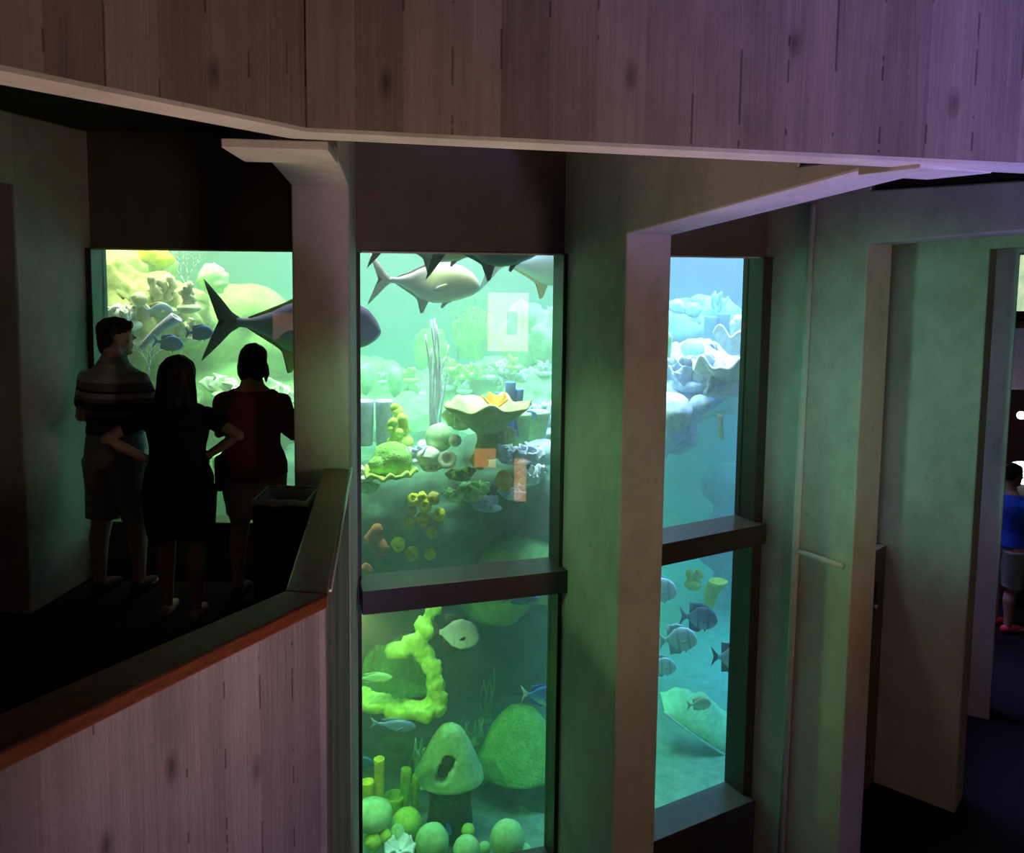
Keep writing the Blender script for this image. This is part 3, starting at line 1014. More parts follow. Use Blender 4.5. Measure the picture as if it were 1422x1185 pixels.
rock('red_sponge', [blob(508, 792, 7.6, 0.06, 0.06, 0.06)], CM['red'], 'dull red sponge patch in the lower left corner above the transom', 0.02, 0.02, 9, 'sponge', 1, 4.0)

# far ridge growth behind the middle window
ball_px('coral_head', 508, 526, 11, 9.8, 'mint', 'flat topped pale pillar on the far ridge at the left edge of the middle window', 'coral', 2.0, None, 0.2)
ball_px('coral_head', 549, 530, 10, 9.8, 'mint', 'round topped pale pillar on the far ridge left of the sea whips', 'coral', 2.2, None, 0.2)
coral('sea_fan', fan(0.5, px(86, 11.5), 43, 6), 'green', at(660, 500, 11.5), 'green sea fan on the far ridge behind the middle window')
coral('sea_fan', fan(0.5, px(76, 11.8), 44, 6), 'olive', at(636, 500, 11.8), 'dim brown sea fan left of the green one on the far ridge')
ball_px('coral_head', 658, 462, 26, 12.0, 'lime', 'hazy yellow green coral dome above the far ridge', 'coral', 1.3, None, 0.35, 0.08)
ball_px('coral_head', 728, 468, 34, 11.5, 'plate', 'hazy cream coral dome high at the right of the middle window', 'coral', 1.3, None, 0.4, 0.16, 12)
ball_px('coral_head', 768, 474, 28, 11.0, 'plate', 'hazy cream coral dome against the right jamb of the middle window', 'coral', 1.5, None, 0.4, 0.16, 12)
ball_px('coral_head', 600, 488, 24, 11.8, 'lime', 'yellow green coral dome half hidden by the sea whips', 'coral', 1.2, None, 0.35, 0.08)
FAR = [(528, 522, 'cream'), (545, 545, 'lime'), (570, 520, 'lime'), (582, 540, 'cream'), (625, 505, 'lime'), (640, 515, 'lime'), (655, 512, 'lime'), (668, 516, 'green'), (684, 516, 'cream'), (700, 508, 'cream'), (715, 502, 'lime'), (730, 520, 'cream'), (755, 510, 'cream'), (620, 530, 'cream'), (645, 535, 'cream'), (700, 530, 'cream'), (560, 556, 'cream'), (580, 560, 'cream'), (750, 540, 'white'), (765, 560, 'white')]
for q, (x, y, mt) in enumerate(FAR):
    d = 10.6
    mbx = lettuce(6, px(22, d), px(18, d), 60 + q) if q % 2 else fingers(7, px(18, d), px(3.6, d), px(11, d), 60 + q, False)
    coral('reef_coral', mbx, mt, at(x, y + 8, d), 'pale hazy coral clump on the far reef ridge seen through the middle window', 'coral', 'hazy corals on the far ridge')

# --- middle window, lower pane
def ear(x, y, depth, w, h, seed, mat, label, rz=0.0, amp=0.10, bow=0.25):
    """Thick ruffled upright sheet of sponge."""
    W, H = px(w, depth), px(h, depth)
    rows = []
    for i in range(13):
        t = i / 12
        row = []
        for j in range(21):
            s = j / 20 * 2 - 1
            edge = 1 - 0.10 * abs(nz(Vector((s, t, 0)), 1.6, seed)) - 0.30 * abs(s) ** 3 * t
            u = W / 2 * s * (0.62 + 0.38 * sin(pi * min(1, t * 0.8 + 0.15))) * edge
            v = bow * W * (s * s - 0.4) + amp * W * nz(Vector((s * 1.3, t * 2.0, seed)), 1.6, seed)
            row.append(Vector((u + 0.18 * W * sin(2.4 * t + seed) * t, v, H * t * edge)))
        rows.append(row)
    return coral('elephant_ear_sponge', MB().sheet(rows, 0.05), mat, at(x, y, depth), label, 'sponge', None, rz)


EAR = rock('elephant_ear_sponge', [blob(600, 846, 7.6, 0.075, 0.06, 0.10), blob(592, 872, 7.55, 0.095, 0.06, 0.10), blob(574, 893, 7.5, 0.13, 0.07, 0.09), blob(552, 904, 7.45, 0.12, 0.07, 0.075), blob(588, 908, 7.5, 0.10, 0.06, 0.08), blob(598, 928, 7.45, 0.085, 0.07, 0.09), blob(606, 948, 7.4, 0.085, 0.08, 0.11), blob(608, 968, 7.4, 0.09, 0.08, 0.10), blob(600, 984, 7.35, 0.11, 0.09, 0.085)],
     CM['lime'], 'tall lumpy yellow green sponge twisting down from the transom in the lower middle pane', 0.022, 0.055, 6, 'sponge', 2, 8.0)
EAR.name = 'elephant_ear_sponge'
lobe = rock('lobe', [blob(588, 986, 7.3, 0.13, 0.10, 0.085), blob(556, 986, 7.3, 0.17, 0.11, 0.09), blob(522, 976, 7.35, 0.18, 0.11, 0.08), blob(496, 966, 7.4, 0.15, 0.11, 0.075)], CM['lime'], None, 0.022, 0.045, 6, None, 2, 6.0)
lobe.parent = EAR
coral('elephant_ear_sponge', MB().sheet([[Vector((px(100, 7.9) * (j / 16 - 0.5) * (1 - 0.25 * abs(j / 8 - 1) * i / 10), 0.12 * sin(j * 0.7) * i / 10 + 0.02 * j, px(96, 7.9) * i / 10 * (1 - 0.25 * (j / 8 - 1) ** 2))) for j in range(17)] for i in range(11)], 0.06), 'green', at(545, 985, 7.95), 'dim green sheet of sponge behind the tall lumpy yellow one', 'sponge')
# cone sponge with its slot
def cone(x, y, depth, w, h, seed, slot=None, flatten=1.0):
    W, H = px(w, depth) / 2, px(h, depth)
    prof = [(0.0, 0.72), (0.015, 0.96), (0.06, 1.02), (0.14, 1.0), (0.3, 0.90), (0.45, 0.78), (0.6, 0.66), (0.75, 0.53), (0.86, 0.42), (0.93, 0.32), (0.98, 0.19), (1.0, 0.03)]
    rings, N = [], 64
    dense = []
    for a, b in zip(prof, prof[1:]):
        for s in range(5):
            dense.append((a[0] + (b[0] - a[0]) * s / 5, a[1] + (b[1] - a[1]) * s / 5))
    dense.append(prof[-1])
    for tz, r in dense:
        ring = []
        for j in range(N):
            a = 2 * pi * j / N
            d = Vector((cos(a), sin(a), tz * 2))
            k = 1 + 0.05 * fbm(d, 1.3, seed, 4)
            p = Vector((cos(a) * W * r * k, sin(a) * W * r * k * flatten, H * tz + 0.03 * W * nz(d, 2.0, seed)))
            if slot and sin(a) < 0:
                sx, sz, sl, sw, ang = slot
                qx, qz = p.x - sx * W, p.z - sz * H
                u = qx * cos(ang) + qz * sin(ang)
                v = -qx * sin(ang) + qz * cos(ang)
                e = max(0.0, abs(u) - sl * H) ** 2 + v * v
                if e < (sw * W) ** 2:
                    p.y += W * 0.85
            ring.append(p)
        rings.append(ring)
    return MB().rings(rings)


co = coral('cone_sponge', cone(625, 1103, 7.3, 98, 86, 1.0, (-0.10, 0.40, 0.13, 0.15, radians(62)), 0.8), 'mint', at(625, 1083, 7.3), 'pale green cone shaped sponge with a dark slanted slot in its side', 'sponge')
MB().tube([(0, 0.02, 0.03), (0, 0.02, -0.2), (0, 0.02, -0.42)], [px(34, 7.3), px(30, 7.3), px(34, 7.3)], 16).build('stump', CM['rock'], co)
cw, chh = px(98, 7.3) / 2, px(86, 7.3)
ca, cl = radians(62), 0.15 * px(86, 7.3)
cc = Vector((-0.10 * cw, -0.40 * cw, 0.40 * chh))
cd_ = Vector((cos(ca), 0, sin(ca))) * cl
MB().tube([cc - cd_ * 1.3, cc - cd_ * 0.9, cc, cc + cd_ * 0.9, cc + cd_ * 1.3], [0.10 * cw, 0.18 * cw, 0.18 * cw, 0.18 * cw, 0.10 * cw], 14).build('slot_shade', CM['slot_dark'], co)  # dark plug set in the slot, coloured as the shade inside it
co = coral('cone_sponge', cone(712, 1093, 8.0, 140, 94, 4.0, None, 0.75), 'green', at(722, 1066, 8.0), 'large green cone sponge behind the right jamb of the lower pane', 'sponge')
MB().tube([(0, 0.02, 0.03), (0, 0.02, -0.25), (0, 0.02, -0.55)], [px(46, 8.0), px(40, 8.0), px(46, 8.0)], 16).build('stump', CM['rock'], co)
coral('sea_whip', whips(6, px(84, 9.2), px(1.8, 9.2), px(13, 9.2), 45, 0.0), 'green', at(674, 1000, 9.2), 'dim green sea whips in the dark recess of the lower middle pane')
coral('sea_whip', whips(9, px(40, 8.0), px(1.8, 8.0), px(16, 8.0), 46, 0.0), 'mint', at(655, 1030, 8.0), 'short pale whips behind the cone sponge with the slot')
coral('finger_coral', fingers(9, px(76, 7.7), px(2.6, 7.7), px(14, 7.7), 47, False), 'mint', at(583, 1090, 7.7), 'thin pale green finger coral left of the cone sponge')
t = empty('tube_sponge', at(523, 1112, 7.0))
tag(t, 'pair of yellow tube sponges low at the left edge of the middle window', 'sponge')
for q, (dx, hh, r) in enumerate(((-12, 34, 10), (4, 64, 8))):
    tube_sponge(px(hh, 7.0), px(r, 7.0), 14, 1.0, 0.7, (0, 0), q * 5.0, (px(dx, 7.0), -0.05 * (1 - q), 0)).build('tube', CM['yellow'], t)
t = empty('tube_sponge', at(556, 1124, 7.2))
tag(t, 'yellow green tube sponges in front of the thin finger coral', 'sponge')
for q, (dx, hh, r) in enumerate(((-10, 20, 16), (6, 58, 8), (20, 46, 7))):
    tube_sponge(px(hh, 7.2), px(r, 7.2), 14, 1.0, 0.7, (0.01 * q, 0), q * 2.2, (px(dx, 7.2), 0.03 * q, 0)).build('tube', CM['lime'], t)
coral('barrel_sponge', tube_sponge(px(84, 8.4), px(24, 8.4), 18, 1.1, 0.7, (0, 0), 2.0), 'olive', at(548, 1112, 8.4), 'dull brownish barrel sponge in shade behind the yellow tubes', 'sponge')
ball_px('brain_coral', 517, 1132, 30, 6.75, 'mint', 'large pale yellow green coral head at the lower left of the middle window', 'coral', 0.72, None, 0.04)
ball_px('brain_coral', 565, 1143, 22, 7.0, 'lime', 'yellow green coral dome with a small dark pit by the slotted cone', 'coral', 0.95, None, 0.05)
BALLS = [(600, 1170, 25, 6.75, 'mint', 'big pale green ball sponge at the bottom of the middle window'),
         (705, 1166, 26, 6.75, 'mint', 'tall pale green ball sponge at the bottom right of the middle window'),
         (648, 1181, 20, 6.6, 'mint', 'green ball sponge between the two bigger ones at the bottom edge'),
         (518, 1170, 13, 6.6, 'lime', 'yellow ball sponge in the bottom left corner of the middle window'),
         (534, 1161, 10, 6.65, 'lime', 'small yellow green ball sponge beside the corner one'),
         (552, 1156, 11, 6.7, 'mint', 'small pale green ball sponge below the pitted coral dome'),
         (650, 1154, 10, 7.0, 'lime', 'small bright green ball sponge behind the row at the bottom'),
         (673, 1178, 9, 6.8, 'mint', 'small dim green ball sponge beside the tall one'),
         (728, 1184, 12, 6.7, 'mint', 'low green lump at the foot of the tall ball sponge')]
for x, y, r, d, mt, lb in BALLS:
    ball_px('ball_sponge', x, y, r, d, mt, lb, 'sponge', 1.06, None, 0.035)
coral('leaf_coral', plate(px(22, 6.55), px(12, 6.55), 7, 0.02, 3.0, thick=0.02), 'white', at(556, 1183, 6.55), 'white leafy coral rosette between the ball sponges at the bottom edge')
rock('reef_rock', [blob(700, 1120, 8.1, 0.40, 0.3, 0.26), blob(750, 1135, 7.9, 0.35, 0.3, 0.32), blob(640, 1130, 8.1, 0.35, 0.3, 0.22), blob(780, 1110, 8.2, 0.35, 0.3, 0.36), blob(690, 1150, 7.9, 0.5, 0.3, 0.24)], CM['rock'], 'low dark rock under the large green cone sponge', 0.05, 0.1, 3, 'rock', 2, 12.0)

# --- right window corals
coral('elkhorn_coral', plate(px(58, 9.0), px(30, 9.0), 8, 0.06, 1.2, thick=0.03, open0=-2.9, open1=0.2), 'cream', at(1006, 530, 9.0), 'cream ruffled shelf coral spreading across the right window')
coral('elkhorn_coral', plate(px(36, 9.4), px(34, 9.4), 6, 0.05, 3.2, thick=0.03, open0=-2.6, open1=0.6), 'cream', at(1018, 492, 9.5), 'cream ruffled coral higher up by the right jamb of the right window')
coral('lettuce_coral', lettuce(12, px(60, 9.0), px(44, 9.0), 51), 'lav', at(955, 535, 9.1), 'white and lavender ruffled coral filling the left of the right window')
coral('lettuce_coral', lettuce(10, px(44, 9.0), px(34, 9.0), 52), 'white', at(1000, 545, 8.9), 'white leafy coral at the front lip of the right window shelf')
ball_px('brain_coral', 932, 572, 27, 8.6, 'white', 'white ridged coral head hanging at the left of the right window', 'coral', 0.95, None, 0.08, 0.10, 9)
ball_px('brain_coral', 972, 562, 15, 8.7, 'lav', 'round lavender coral head under the shelf in the right window', 'coral', 0.95, None, 0.05)
coral('leaf_sponge', tube_sponge(px(34, 8.8), px(6, 8.8), 12, 0.6, 0.5, (0.02, 0), 1.0), 'cream', at(1000, 575, 8.7), 'cream finger hanging down from the right window shelf', 'sponge', None, 0.0, pi)
coral('leaf_sponge', plate(px(30, 8.6), px(40, 8.6), 5, 0.04, 5.0, thick=0.03, open0=2.4, open1=4.6), 'mint', at(930, 500, 9.4), 'smooth pale green slab leaning at the left edge of the right window', 'sponge')
ball_px('brain_coral', 962, 485, 16, 9.6, 'mint', 'pale green round coral in the middle of the right window shelf', 'coral', 0.9, None, 0.1, 0.06)
t = empty('tube_sponge', at(994, 502, 10.4))
tag(t, 'pair of blue barrel tubes standing in haze in the right window', 'sponge')
for q, (dx, hh, r) in enumerate(((-9, 62, 9), (9, 66, 9))):
    tube_sponge(px(hh, 10.4), px(r, 10.4), 14, 1.05, 0.7, (0, 0), q * 5.0, (px(dx, 10.4), 0, 0)).build('tube', CM['blue'], t)
coral('finger_coral', fingers(9, px(40, 11.4), px(3, 11.4), px(13, 11.4), 53, False), 'mint', at(997, 442, 11.4), 'spiky pale coral on the skyline of the right window')
coral('finger_coral', fingers(5, px(44, 9.9), px(9, 9.9), px(10, 9.9), 54), 'cream', at(1028, 480, 9.9), 'thick cream finger coral by the right jamb of the right window')
ball_px('coral_head', 940, 425, 11, 11.4, 'cream', 'hazy round coral on the skyline at the left of the right window', 'coral', 0.9, None, 0.15)
ball_px('coral_head', 962, 430, 13, 11.4, 'mint', 'hazy lumpy coral mid skyline of the right window', 'coral', 0.8, None, 0.2)
# lower right pane
coral('tube_coral', fingers(2, px(36, 9.4), px(6, 9.4), px(8, 9.4), 55), 'yellow', at(962, 812, 9.4), 'pale yellow branching sponge near the top of the lower right pane', 'sponge', rx=0.0, rz=0.3)
coral('tube_coral', tube_sponge(px(40, 9.2), px(8, 9.2), 14, 1.7, 0.7, (0.10, 0), 3.0), 'yellow', at(984, 845, 9.2), 'pale yellow horn shaped sponge above the dark blue fish', 'sponge')
rows = []
for i in range(11):
    tt = i / 10
    row = []
    for j in range(31):
        s = j / 30 * 2 - 1
        d = 8.6
        x0, y0 = 926, 975
        e = px(1, d)
        u = s * 56 + 54
        rim = 1 + 0.05 * sin(9 * s) + 0.03 * sin(17 * s)
        row.append(Vector((u * e, (0.30 * tt * tt + 0.08 * s * s), (-38 * s - 34 + tt * (52 * (1 - 0.55 * s * s) * rim + 16 * s)) * e)))
    rows.append(row)
sh = MB().sheet(rows, 0.02).build('elephant_ear_sponge', CM['mint'], None, True, at(926, 998, 8.6))
tag(sh, 'wide translucent looking leaf sponge with a pale wavy rim in the lower right pane', 'sponge')
rim = MB().tube([rows[0][j] for j in range(31)], 0.016, 7).build('rim', CM['white'], sh)
# ------------------------------------------------------------------ fish


def fish_mat(name, back, flank, belly, bars=None, rough=0.35, spec=0.5, size=1.0):
    """Countershaded skin: back, flank, belly by height on the fish; bars = (colour, count, width) darkens upright bands."""
    k = NT(name)
    co = k.n('ShaderNodeTexCoord').outputs['Generated']
    x, y, z = k.sep(co)
    n1 = k.noise(k.scaled(co, (14, 4, 8)), 1.0, 4)
    zz = k.math('ADD', z, k.math('MULTIPLY', k.math('SUBTRACT', n1, 0.5), 0.12))
    c = k.ramp(zz, [(0.18, belly), (0.45, flank), (0.72, back)])
    if bars:
        bc, bn, bw = bars
        s = k.math('SINE', k.math('MULTIPLY', x, bn * 6.283))
        c = k.mix(k.math('MULTIPLY', k.math('GREATER_THAN', s, bw), 0.75), c, bc)
    k.bsdf(c, rough, k.bump(k.noise(k.scaled(co, (60, 60, 60)), 1.0, 2), 0.12, 0.01), spec)
    return k.m


PROFILES = {
    # (t along body from snout, top, bottom) in body depth units
    'permit': ([(0, 0.00, -0.06), (0.03, 0.16, -0.17), (0.10, 0.33, -0.27), (0.22, 0.47, -0.38), (0.36, 0.52, -0.47), (0.50, 0.49, -0.50), (0.64, 0.36, -0.42), (0.78, 0.19, -0.22), (0.90, 0.085, -0.09), (1.0, 0.07, -0.07)], 0.44, 0.15),
    'tang': ([(0, -0.02, -0.08), (0.04, 0.14, -0.20), (0.12, 0.33, -0.34), (0.26, 0.47, -0.46), (0.45, 0.52, -0.52), (0.65, 0.43, -0.44), (0.82, 0.22, -0.24), (0.93, 0.09, -0.10), (1.0, 0.08, -0.08)], 0.62, 0.12),
    'spade': ([(0, -0.02, -0.10), (0.03, 0.14, -0.22), (0.10, 0.33, -0.34), (0.25, 0.48, -0.46), (0.45, 0.54, -0.52), (0.65, 0.46, -0.46), (0.83, 0.24, -0.26), (0.93, 0.10, -0.11), (1.0, 0.09, -0.09)], 0.74, 0.11),
    'chromis': ([(0, 0.00, -0.05), (0.04, 0.18, -0.18), (0.14, 0.36, -0.33), (0.30, 0.49, -0.46), (0.48, 0.50, -0.50), (0.68, 0.36, -0.36), (0.85, 0.18, -0.18), (1.0, 0.10, -0.10)], 0.34, 0.13),
}


def curve_at(prof, t):
    for a, b in zip(prof, prof[1:]):
        if a[0] <= t <= b[0]:
            s = (t - a[0]) / (b[0] - a[0])
            s = s * s * (3 - 2 * s) * 0.4 + s * 0.6
            return a[1] + (b[1] - a[1]) * s, a[2] + (b[2] - a[2]) * s
    return prof[-1][1], prof[-1][2]


def fin_mb(outline, thick, y=0.0, M=None):
    """Fin blade with real thickness, thinner at its rim, rippled by rays."""
    n = len(outline)
    cx = sum(p[0] for p in outline) / n
    cz = sum(p[1] for p in outline) / n
    mb = MB()
    vs = []
    for s in (1, -1):
        vs += [Vector((p[0], y + s * thick * 0.18, p[1])) for p in outline]
        vs += [Vector((cx + (p[0] - cx) * 0.5, y + s * thick * 0.5, cz + (p[1] - cz) * 0.5)) for p in outline]
        vs.append(Vector((cx, y + s * thick * 0.5, cz)))
    fs = []
    h = 2 * n + 1
    for s in range(2):
        o = s * h
        for i in range(n):
            j = (i + 1) % n
            q = [(o + i, o + j, o + n + j, o + n + i), (o + n + i, o + n + j, o + 2 * n)]
            fs += [tuple(f[::-1]) for f in q] if s == 0 else q
    for i in range(n):
        j = (i + 1) % n
        fs.append((i, j, h + j, h + i))
    if M is not None:
        vs = [M @ p for p in vs]
    return mb.add(vs, fs)


M_EYE = plain('fish_eye_black', (0.01, 0.01, 0.012), 0.15, 0.6)
M_IRIS = plain('fish_eye_silver', (0.6, 0.6, 0.55), 0.3, 0.5)


def make_fish(L, kind, mats, name='fish', style=None):
    prof, dep, wid = PROFILES[kind]
    body_m, fin_m, tail_m = mats
    root = empty(name)
    BL = L * 0.80
    H = BL * dep
    x_of = lambda t: L * 0.5 - BL * t
    rings = []
    N = 24
    for i in range(27):
        t = i / 26
        t = t ** 1.25 if t < 1 else 1.0
        a, b = curve_at(prof, t)
        mid, hh = (a + b) / 2 * H, (a - b) / 2 * H
        w = L * wid * (sin(pi * min(1, (t * 0.92 + 0.04)) ** 0.75) ** 0.8) * 0.55 + L * 0.006
        w = min(w, hh * 0.9 + 0.001)
        ring = []
        for j in range(N):
            an = 2 * pi * j / N
            cc, ss = cos(an), sin(an)
            ring.append(Vector((x_of(t), w * (abs(cc) ** 0.85) * (1 if cc >= 0 else -1), mid + hh * ss)))
        rings.append(ring)
    MB().rings(rings).build('body', body_m, root)
    xp = x_of(1.0)
    ph = H * 0.08
    if kind == 'permit':
        T = [(xp + 0.02 * L, ph * 0.8), (xp - 0.03 * L, H * 0.16), (xp - 0.09 * L, H * 0.36), (xp - 0.155 * L, H * 0.56), (xp - 0.19 * L, H * 0.66), (xp - 0.175 * L, H * 0.52), (xp - 0.125 * L, H * 0.27), (xp - 0.085 * L, H * 0.08), (xp - 0.08 * L, 0), (xp - 0.085 * L, -H * 0.08), (xp - 0.125 * L, -H * 0.27), (xp - 0.175 * L, -H * 0.52), (xp - 0.19 * L, -H * 0.66), (xp - 0.155 * L, -H * 0.56), (xp - 0.09 * L, -H * 0.36), (xp - 0.03 * L, -H * 0.16), (xp + 0.02 * L, -ph * 0.8)]
        D = [(x_of(.40), H * .49), (x_of(.46), H * .50), (x_of(.51), H * .74), (x_of(.535), H * .80), (x_of(.54), H * .60), (x_of(.62), H * .44), (x_of(.80), H * .21), (x_of(.93), H * .09), (x_of(.90), H * .05), (x_of(.7), H * .22), (x_of(.52), H * .42)]
        A = [(x_of(.50), -H * .47), (x_of(.56), -H * .48), (x_of(.61), -H * .76), (x_of(.64), -H * .78), (x_of(.64), -H * .56), (x_of(.70), -H * .40), (x_of(.82), -H * .21), (x_of(.93), -H * .09), (x_of(.90), -H * .05), (x_of(.7), -H * .25), (x_of(.55), -H * .42)]
    else:
        f = {'tang': 1.0, 'spade': 1.0, 'chromis': 1.1}[kind]
        T = [(xp + 0.02 * L, ph), (xp - 0.05 * L, H * 0.18 * f), (xp - 0.12 * L, H * 0.34 * f), (xp - 0.175 * L, H * 0.44 * f), (xp - 0.15 * L, H * 0.24), (xp - 0.115 * L, H * 0.05), (xp - 0.11 * L, 0), (xp - 0.115 * L, -H * 0.05), (xp - 0.15 * L, -H * 0.24), (xp - 0.175 * L, -H * 0.44 * f), (xp - 0.12 * L, -H * 0.34 * f), (xp - 0.05 * L, -H * 0.18 * f), (xp + 0.02 * L, -ph)]
        e = 0.20 if kind == 'spade' else 0.10
        D = [(x_of(.22), H * .44), (x_of(.35), H * (.51 + e * .4)), (x_of(.55), H * (.49 + e)), (x_of(.74), H * (.38 + e * 1.3)), (x_of(.90), H * (.26 + e * 2.0)), (x_of(.90), H * .16), (x_of(.84), H * .19), (x_of(.66), H * .39), (x_of(.45), H * .48)]
        A = [(x_of(.48), -H * .50), (x_of(.60), -H * (.46 + e)), (x_of(.75), -H * (.36 + e * 1.3)), (x_of(.90), -H * (.26 + e * 2.0)), (x_of(.90), -H * .16), (x_of(.84), -H * .20), (x_of(.66), -H * .40)]
    th = L * 0.012
    fin_mb(T, th).build('tail_fin', tail_m, root)
    fin_mb(D, th).build('dorsal_fin', fin_m, root)
    fin_mb(A, th).build('anal_fin', fin_m, root)
    for s in (-1, 1):
        w0 = L * wid * 0.5
        P = [(0, 0.02 * L), (-0.04 * L, 0.03 * L), (-0.12 * L, 0.0), (-0.16 * L, -0.04 * L), (-0.10 * L, -0.05 * L), (-0.03 * L, -0.03 * L)]
        M = Matrix.Translation((x_of(.30), s * w0 * 0.92, -H * 0.06)) @ Matrix.Rotation(s * radians(-24), 4, 'Z')
        fin_mb(P, th * 0.8, 0, M).build('pectoral_fin', fin_m, root)
        a, b = curve_at(prof, 0.10)
        ex = Vector((x_of(.10), s * L * wid * 0.26, (a * 0.45 + b * 0.1) * H))
        e = MB().ball(ex, (L * .022, L * .012, L * .022), 10, 8).build('eye', M_IRIS, root)
        MB().ball(ex + Vector((0, s * L * .008, 0)), (L * .013, L * .008, L * .013), 8, 6).build('pupil', M_EYE, e)
    P = [(x_of(.28), -H * .42), (x_of(.33), -H * .45), (x_of(.40), -H * .62), (x_of(.42), -H * .58), (x_of(.40), -H * .46)]
    fin_mb(P, th).build('pelvic_fin', fin_m, root)
    return root


FM = {
    'silver': (fish_mat('silver_fish_skin', (0.76, 0.74, 0.78), (0.92, 0.90, 0.93), (0.84, 0.90, 0.88)), plain('silver_fin', (0.55, 0.60, 0.62), 0.5), plain('silver_tail', (0.78, 0.74, 0.76), 0.5)),
    'bluegrey': (fish_mat('blue_grey_fish_skin', (0.26, 0.27, 0.52), (0.42, 0.44, 0.74), (0.40, 0.66, 0.42)), plain('yellow_tipped_fin', (0.52, 0.60, 0.12), 0.5), plain('slate_tail', (0.13, 0.16, 0.22), 0.5)),
    'dark': (fish_mat('dark_fish_skin', (0.10, 0.14, 0.16), (0.14, 0.20, 0.20), (0.22, 0.34, 0.28)), plain('dark_fin', (0.22, 0.28, 0.28), 0.5), plain('dark_tail', (0.10, 0.14, 0.16), 0.5)),
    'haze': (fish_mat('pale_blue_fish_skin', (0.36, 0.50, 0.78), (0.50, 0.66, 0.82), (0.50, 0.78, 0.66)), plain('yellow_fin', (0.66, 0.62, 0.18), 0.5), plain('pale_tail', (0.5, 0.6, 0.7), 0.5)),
    'tang': (fish_mat('blue_tang_skin', (0.06, 0.20, 0.62), (0.08, 0.28, 0.72), (0.10, 0.36, 0.72)), plain('blue_fin', (0.05, 0.18, 0.60), 0.5), plain('blue_tail', (0.12, 0.32, 0.70), 0.5)),
    'bright': (fish_mat('bright_blue_fish_skin', (0.04, 0.16, 0.80), (0.08, 0.30, 0.90), (0.30, 0.70, 0.85)), plain('bright_blue_fin', (0.03, 0.12, 0.70), 0.5), plain('white_blue_tail', (0.55, 0.70, 0.85), 0.5)),
    'spade': (fish_mat('grey_striped_fish_skin', (0.30, 0.34, 0.44), (0.40, 0.46, 0.56), (0.44, 0.56, 0.60), ((0.34, 0.38, 0.46), 3.2, 0.85)), plain('black_fin', (0.03, 0.04, 0.05), 0.5), plain('black_tail', (0.05, 0.06, 0.07), 0.5)),
    'slate': (fish_mat('slate_fish_skin', (0.08, 0.12, 0.26), (0.14, 0.20, 0.38), (0.30, 0.44, 0.56), ((0.05, 0.07, 0.14), 3.2, 0.7)), plain('slate_fin', (0.05, 0.08, 0.16), 0.5), plain('slate_tail_b', (0.10, 0.15, 0.28), 0.5)),
    'pale': (fish_mat('white_blue_fish_skin', (0.60, 0.68, 0.95), (0.80, 0.86, 1.0), (0.86, 0.95, 1.0), ((0.36, 0.44, 0.70), 3.0, 0.75)), plain('pale_blue_fin', (0.40, 0.48, 0.70), 0.5), plain('pale_blue_tail', (0.6, 0.68, 0.85), 0.5)),
    'chromis': (fish_mat('steel_blue_fish_skin', (0.10, 0.18, 0.46), (0.16, 0.30, 0.58), (0.36, 0.60, 0.66)), plain('steel_blue_fin', (0.12, 0.22, 0.46), 0.5), plain('steel_blue_tail', (0.16, 0.28, 0.5), 0.5)),
    'green': (fish_mat('green_fish_skin', (0.20, 0.46, 0.24), (0.32, 0.62, 0.32), (0.60, 0.80, 0.40)), plain('green_fin', (0.3, 0.55, 0.3), 0.5), plain('green_tail', (0.3, 0.5, 0.3), 0.5)),
    'teal': (fish_mat('dark_teal_fish_skin', (0.02, 0.14, 0.26), (0.03, 0.20, 0.34), (0.08, 0.32, 0.36)), plain('teal_fin', (0.02, 0.12, 0.22), 0.5), plain('teal_tail', (0.02, 0.12, 0.22), 0.5)),
    'tan': (fish_mat('tan_fish_skin', (0.60, 0.44, 0.28), (0.82, 0.70, 0.48), (0.92, 0.86, 0.70)), plain('tan_fin', (0.7, 0.5, 0.36), 0.5), plain('rust_tail', (0.6, 0.36, 0.26), 0.5)),
}
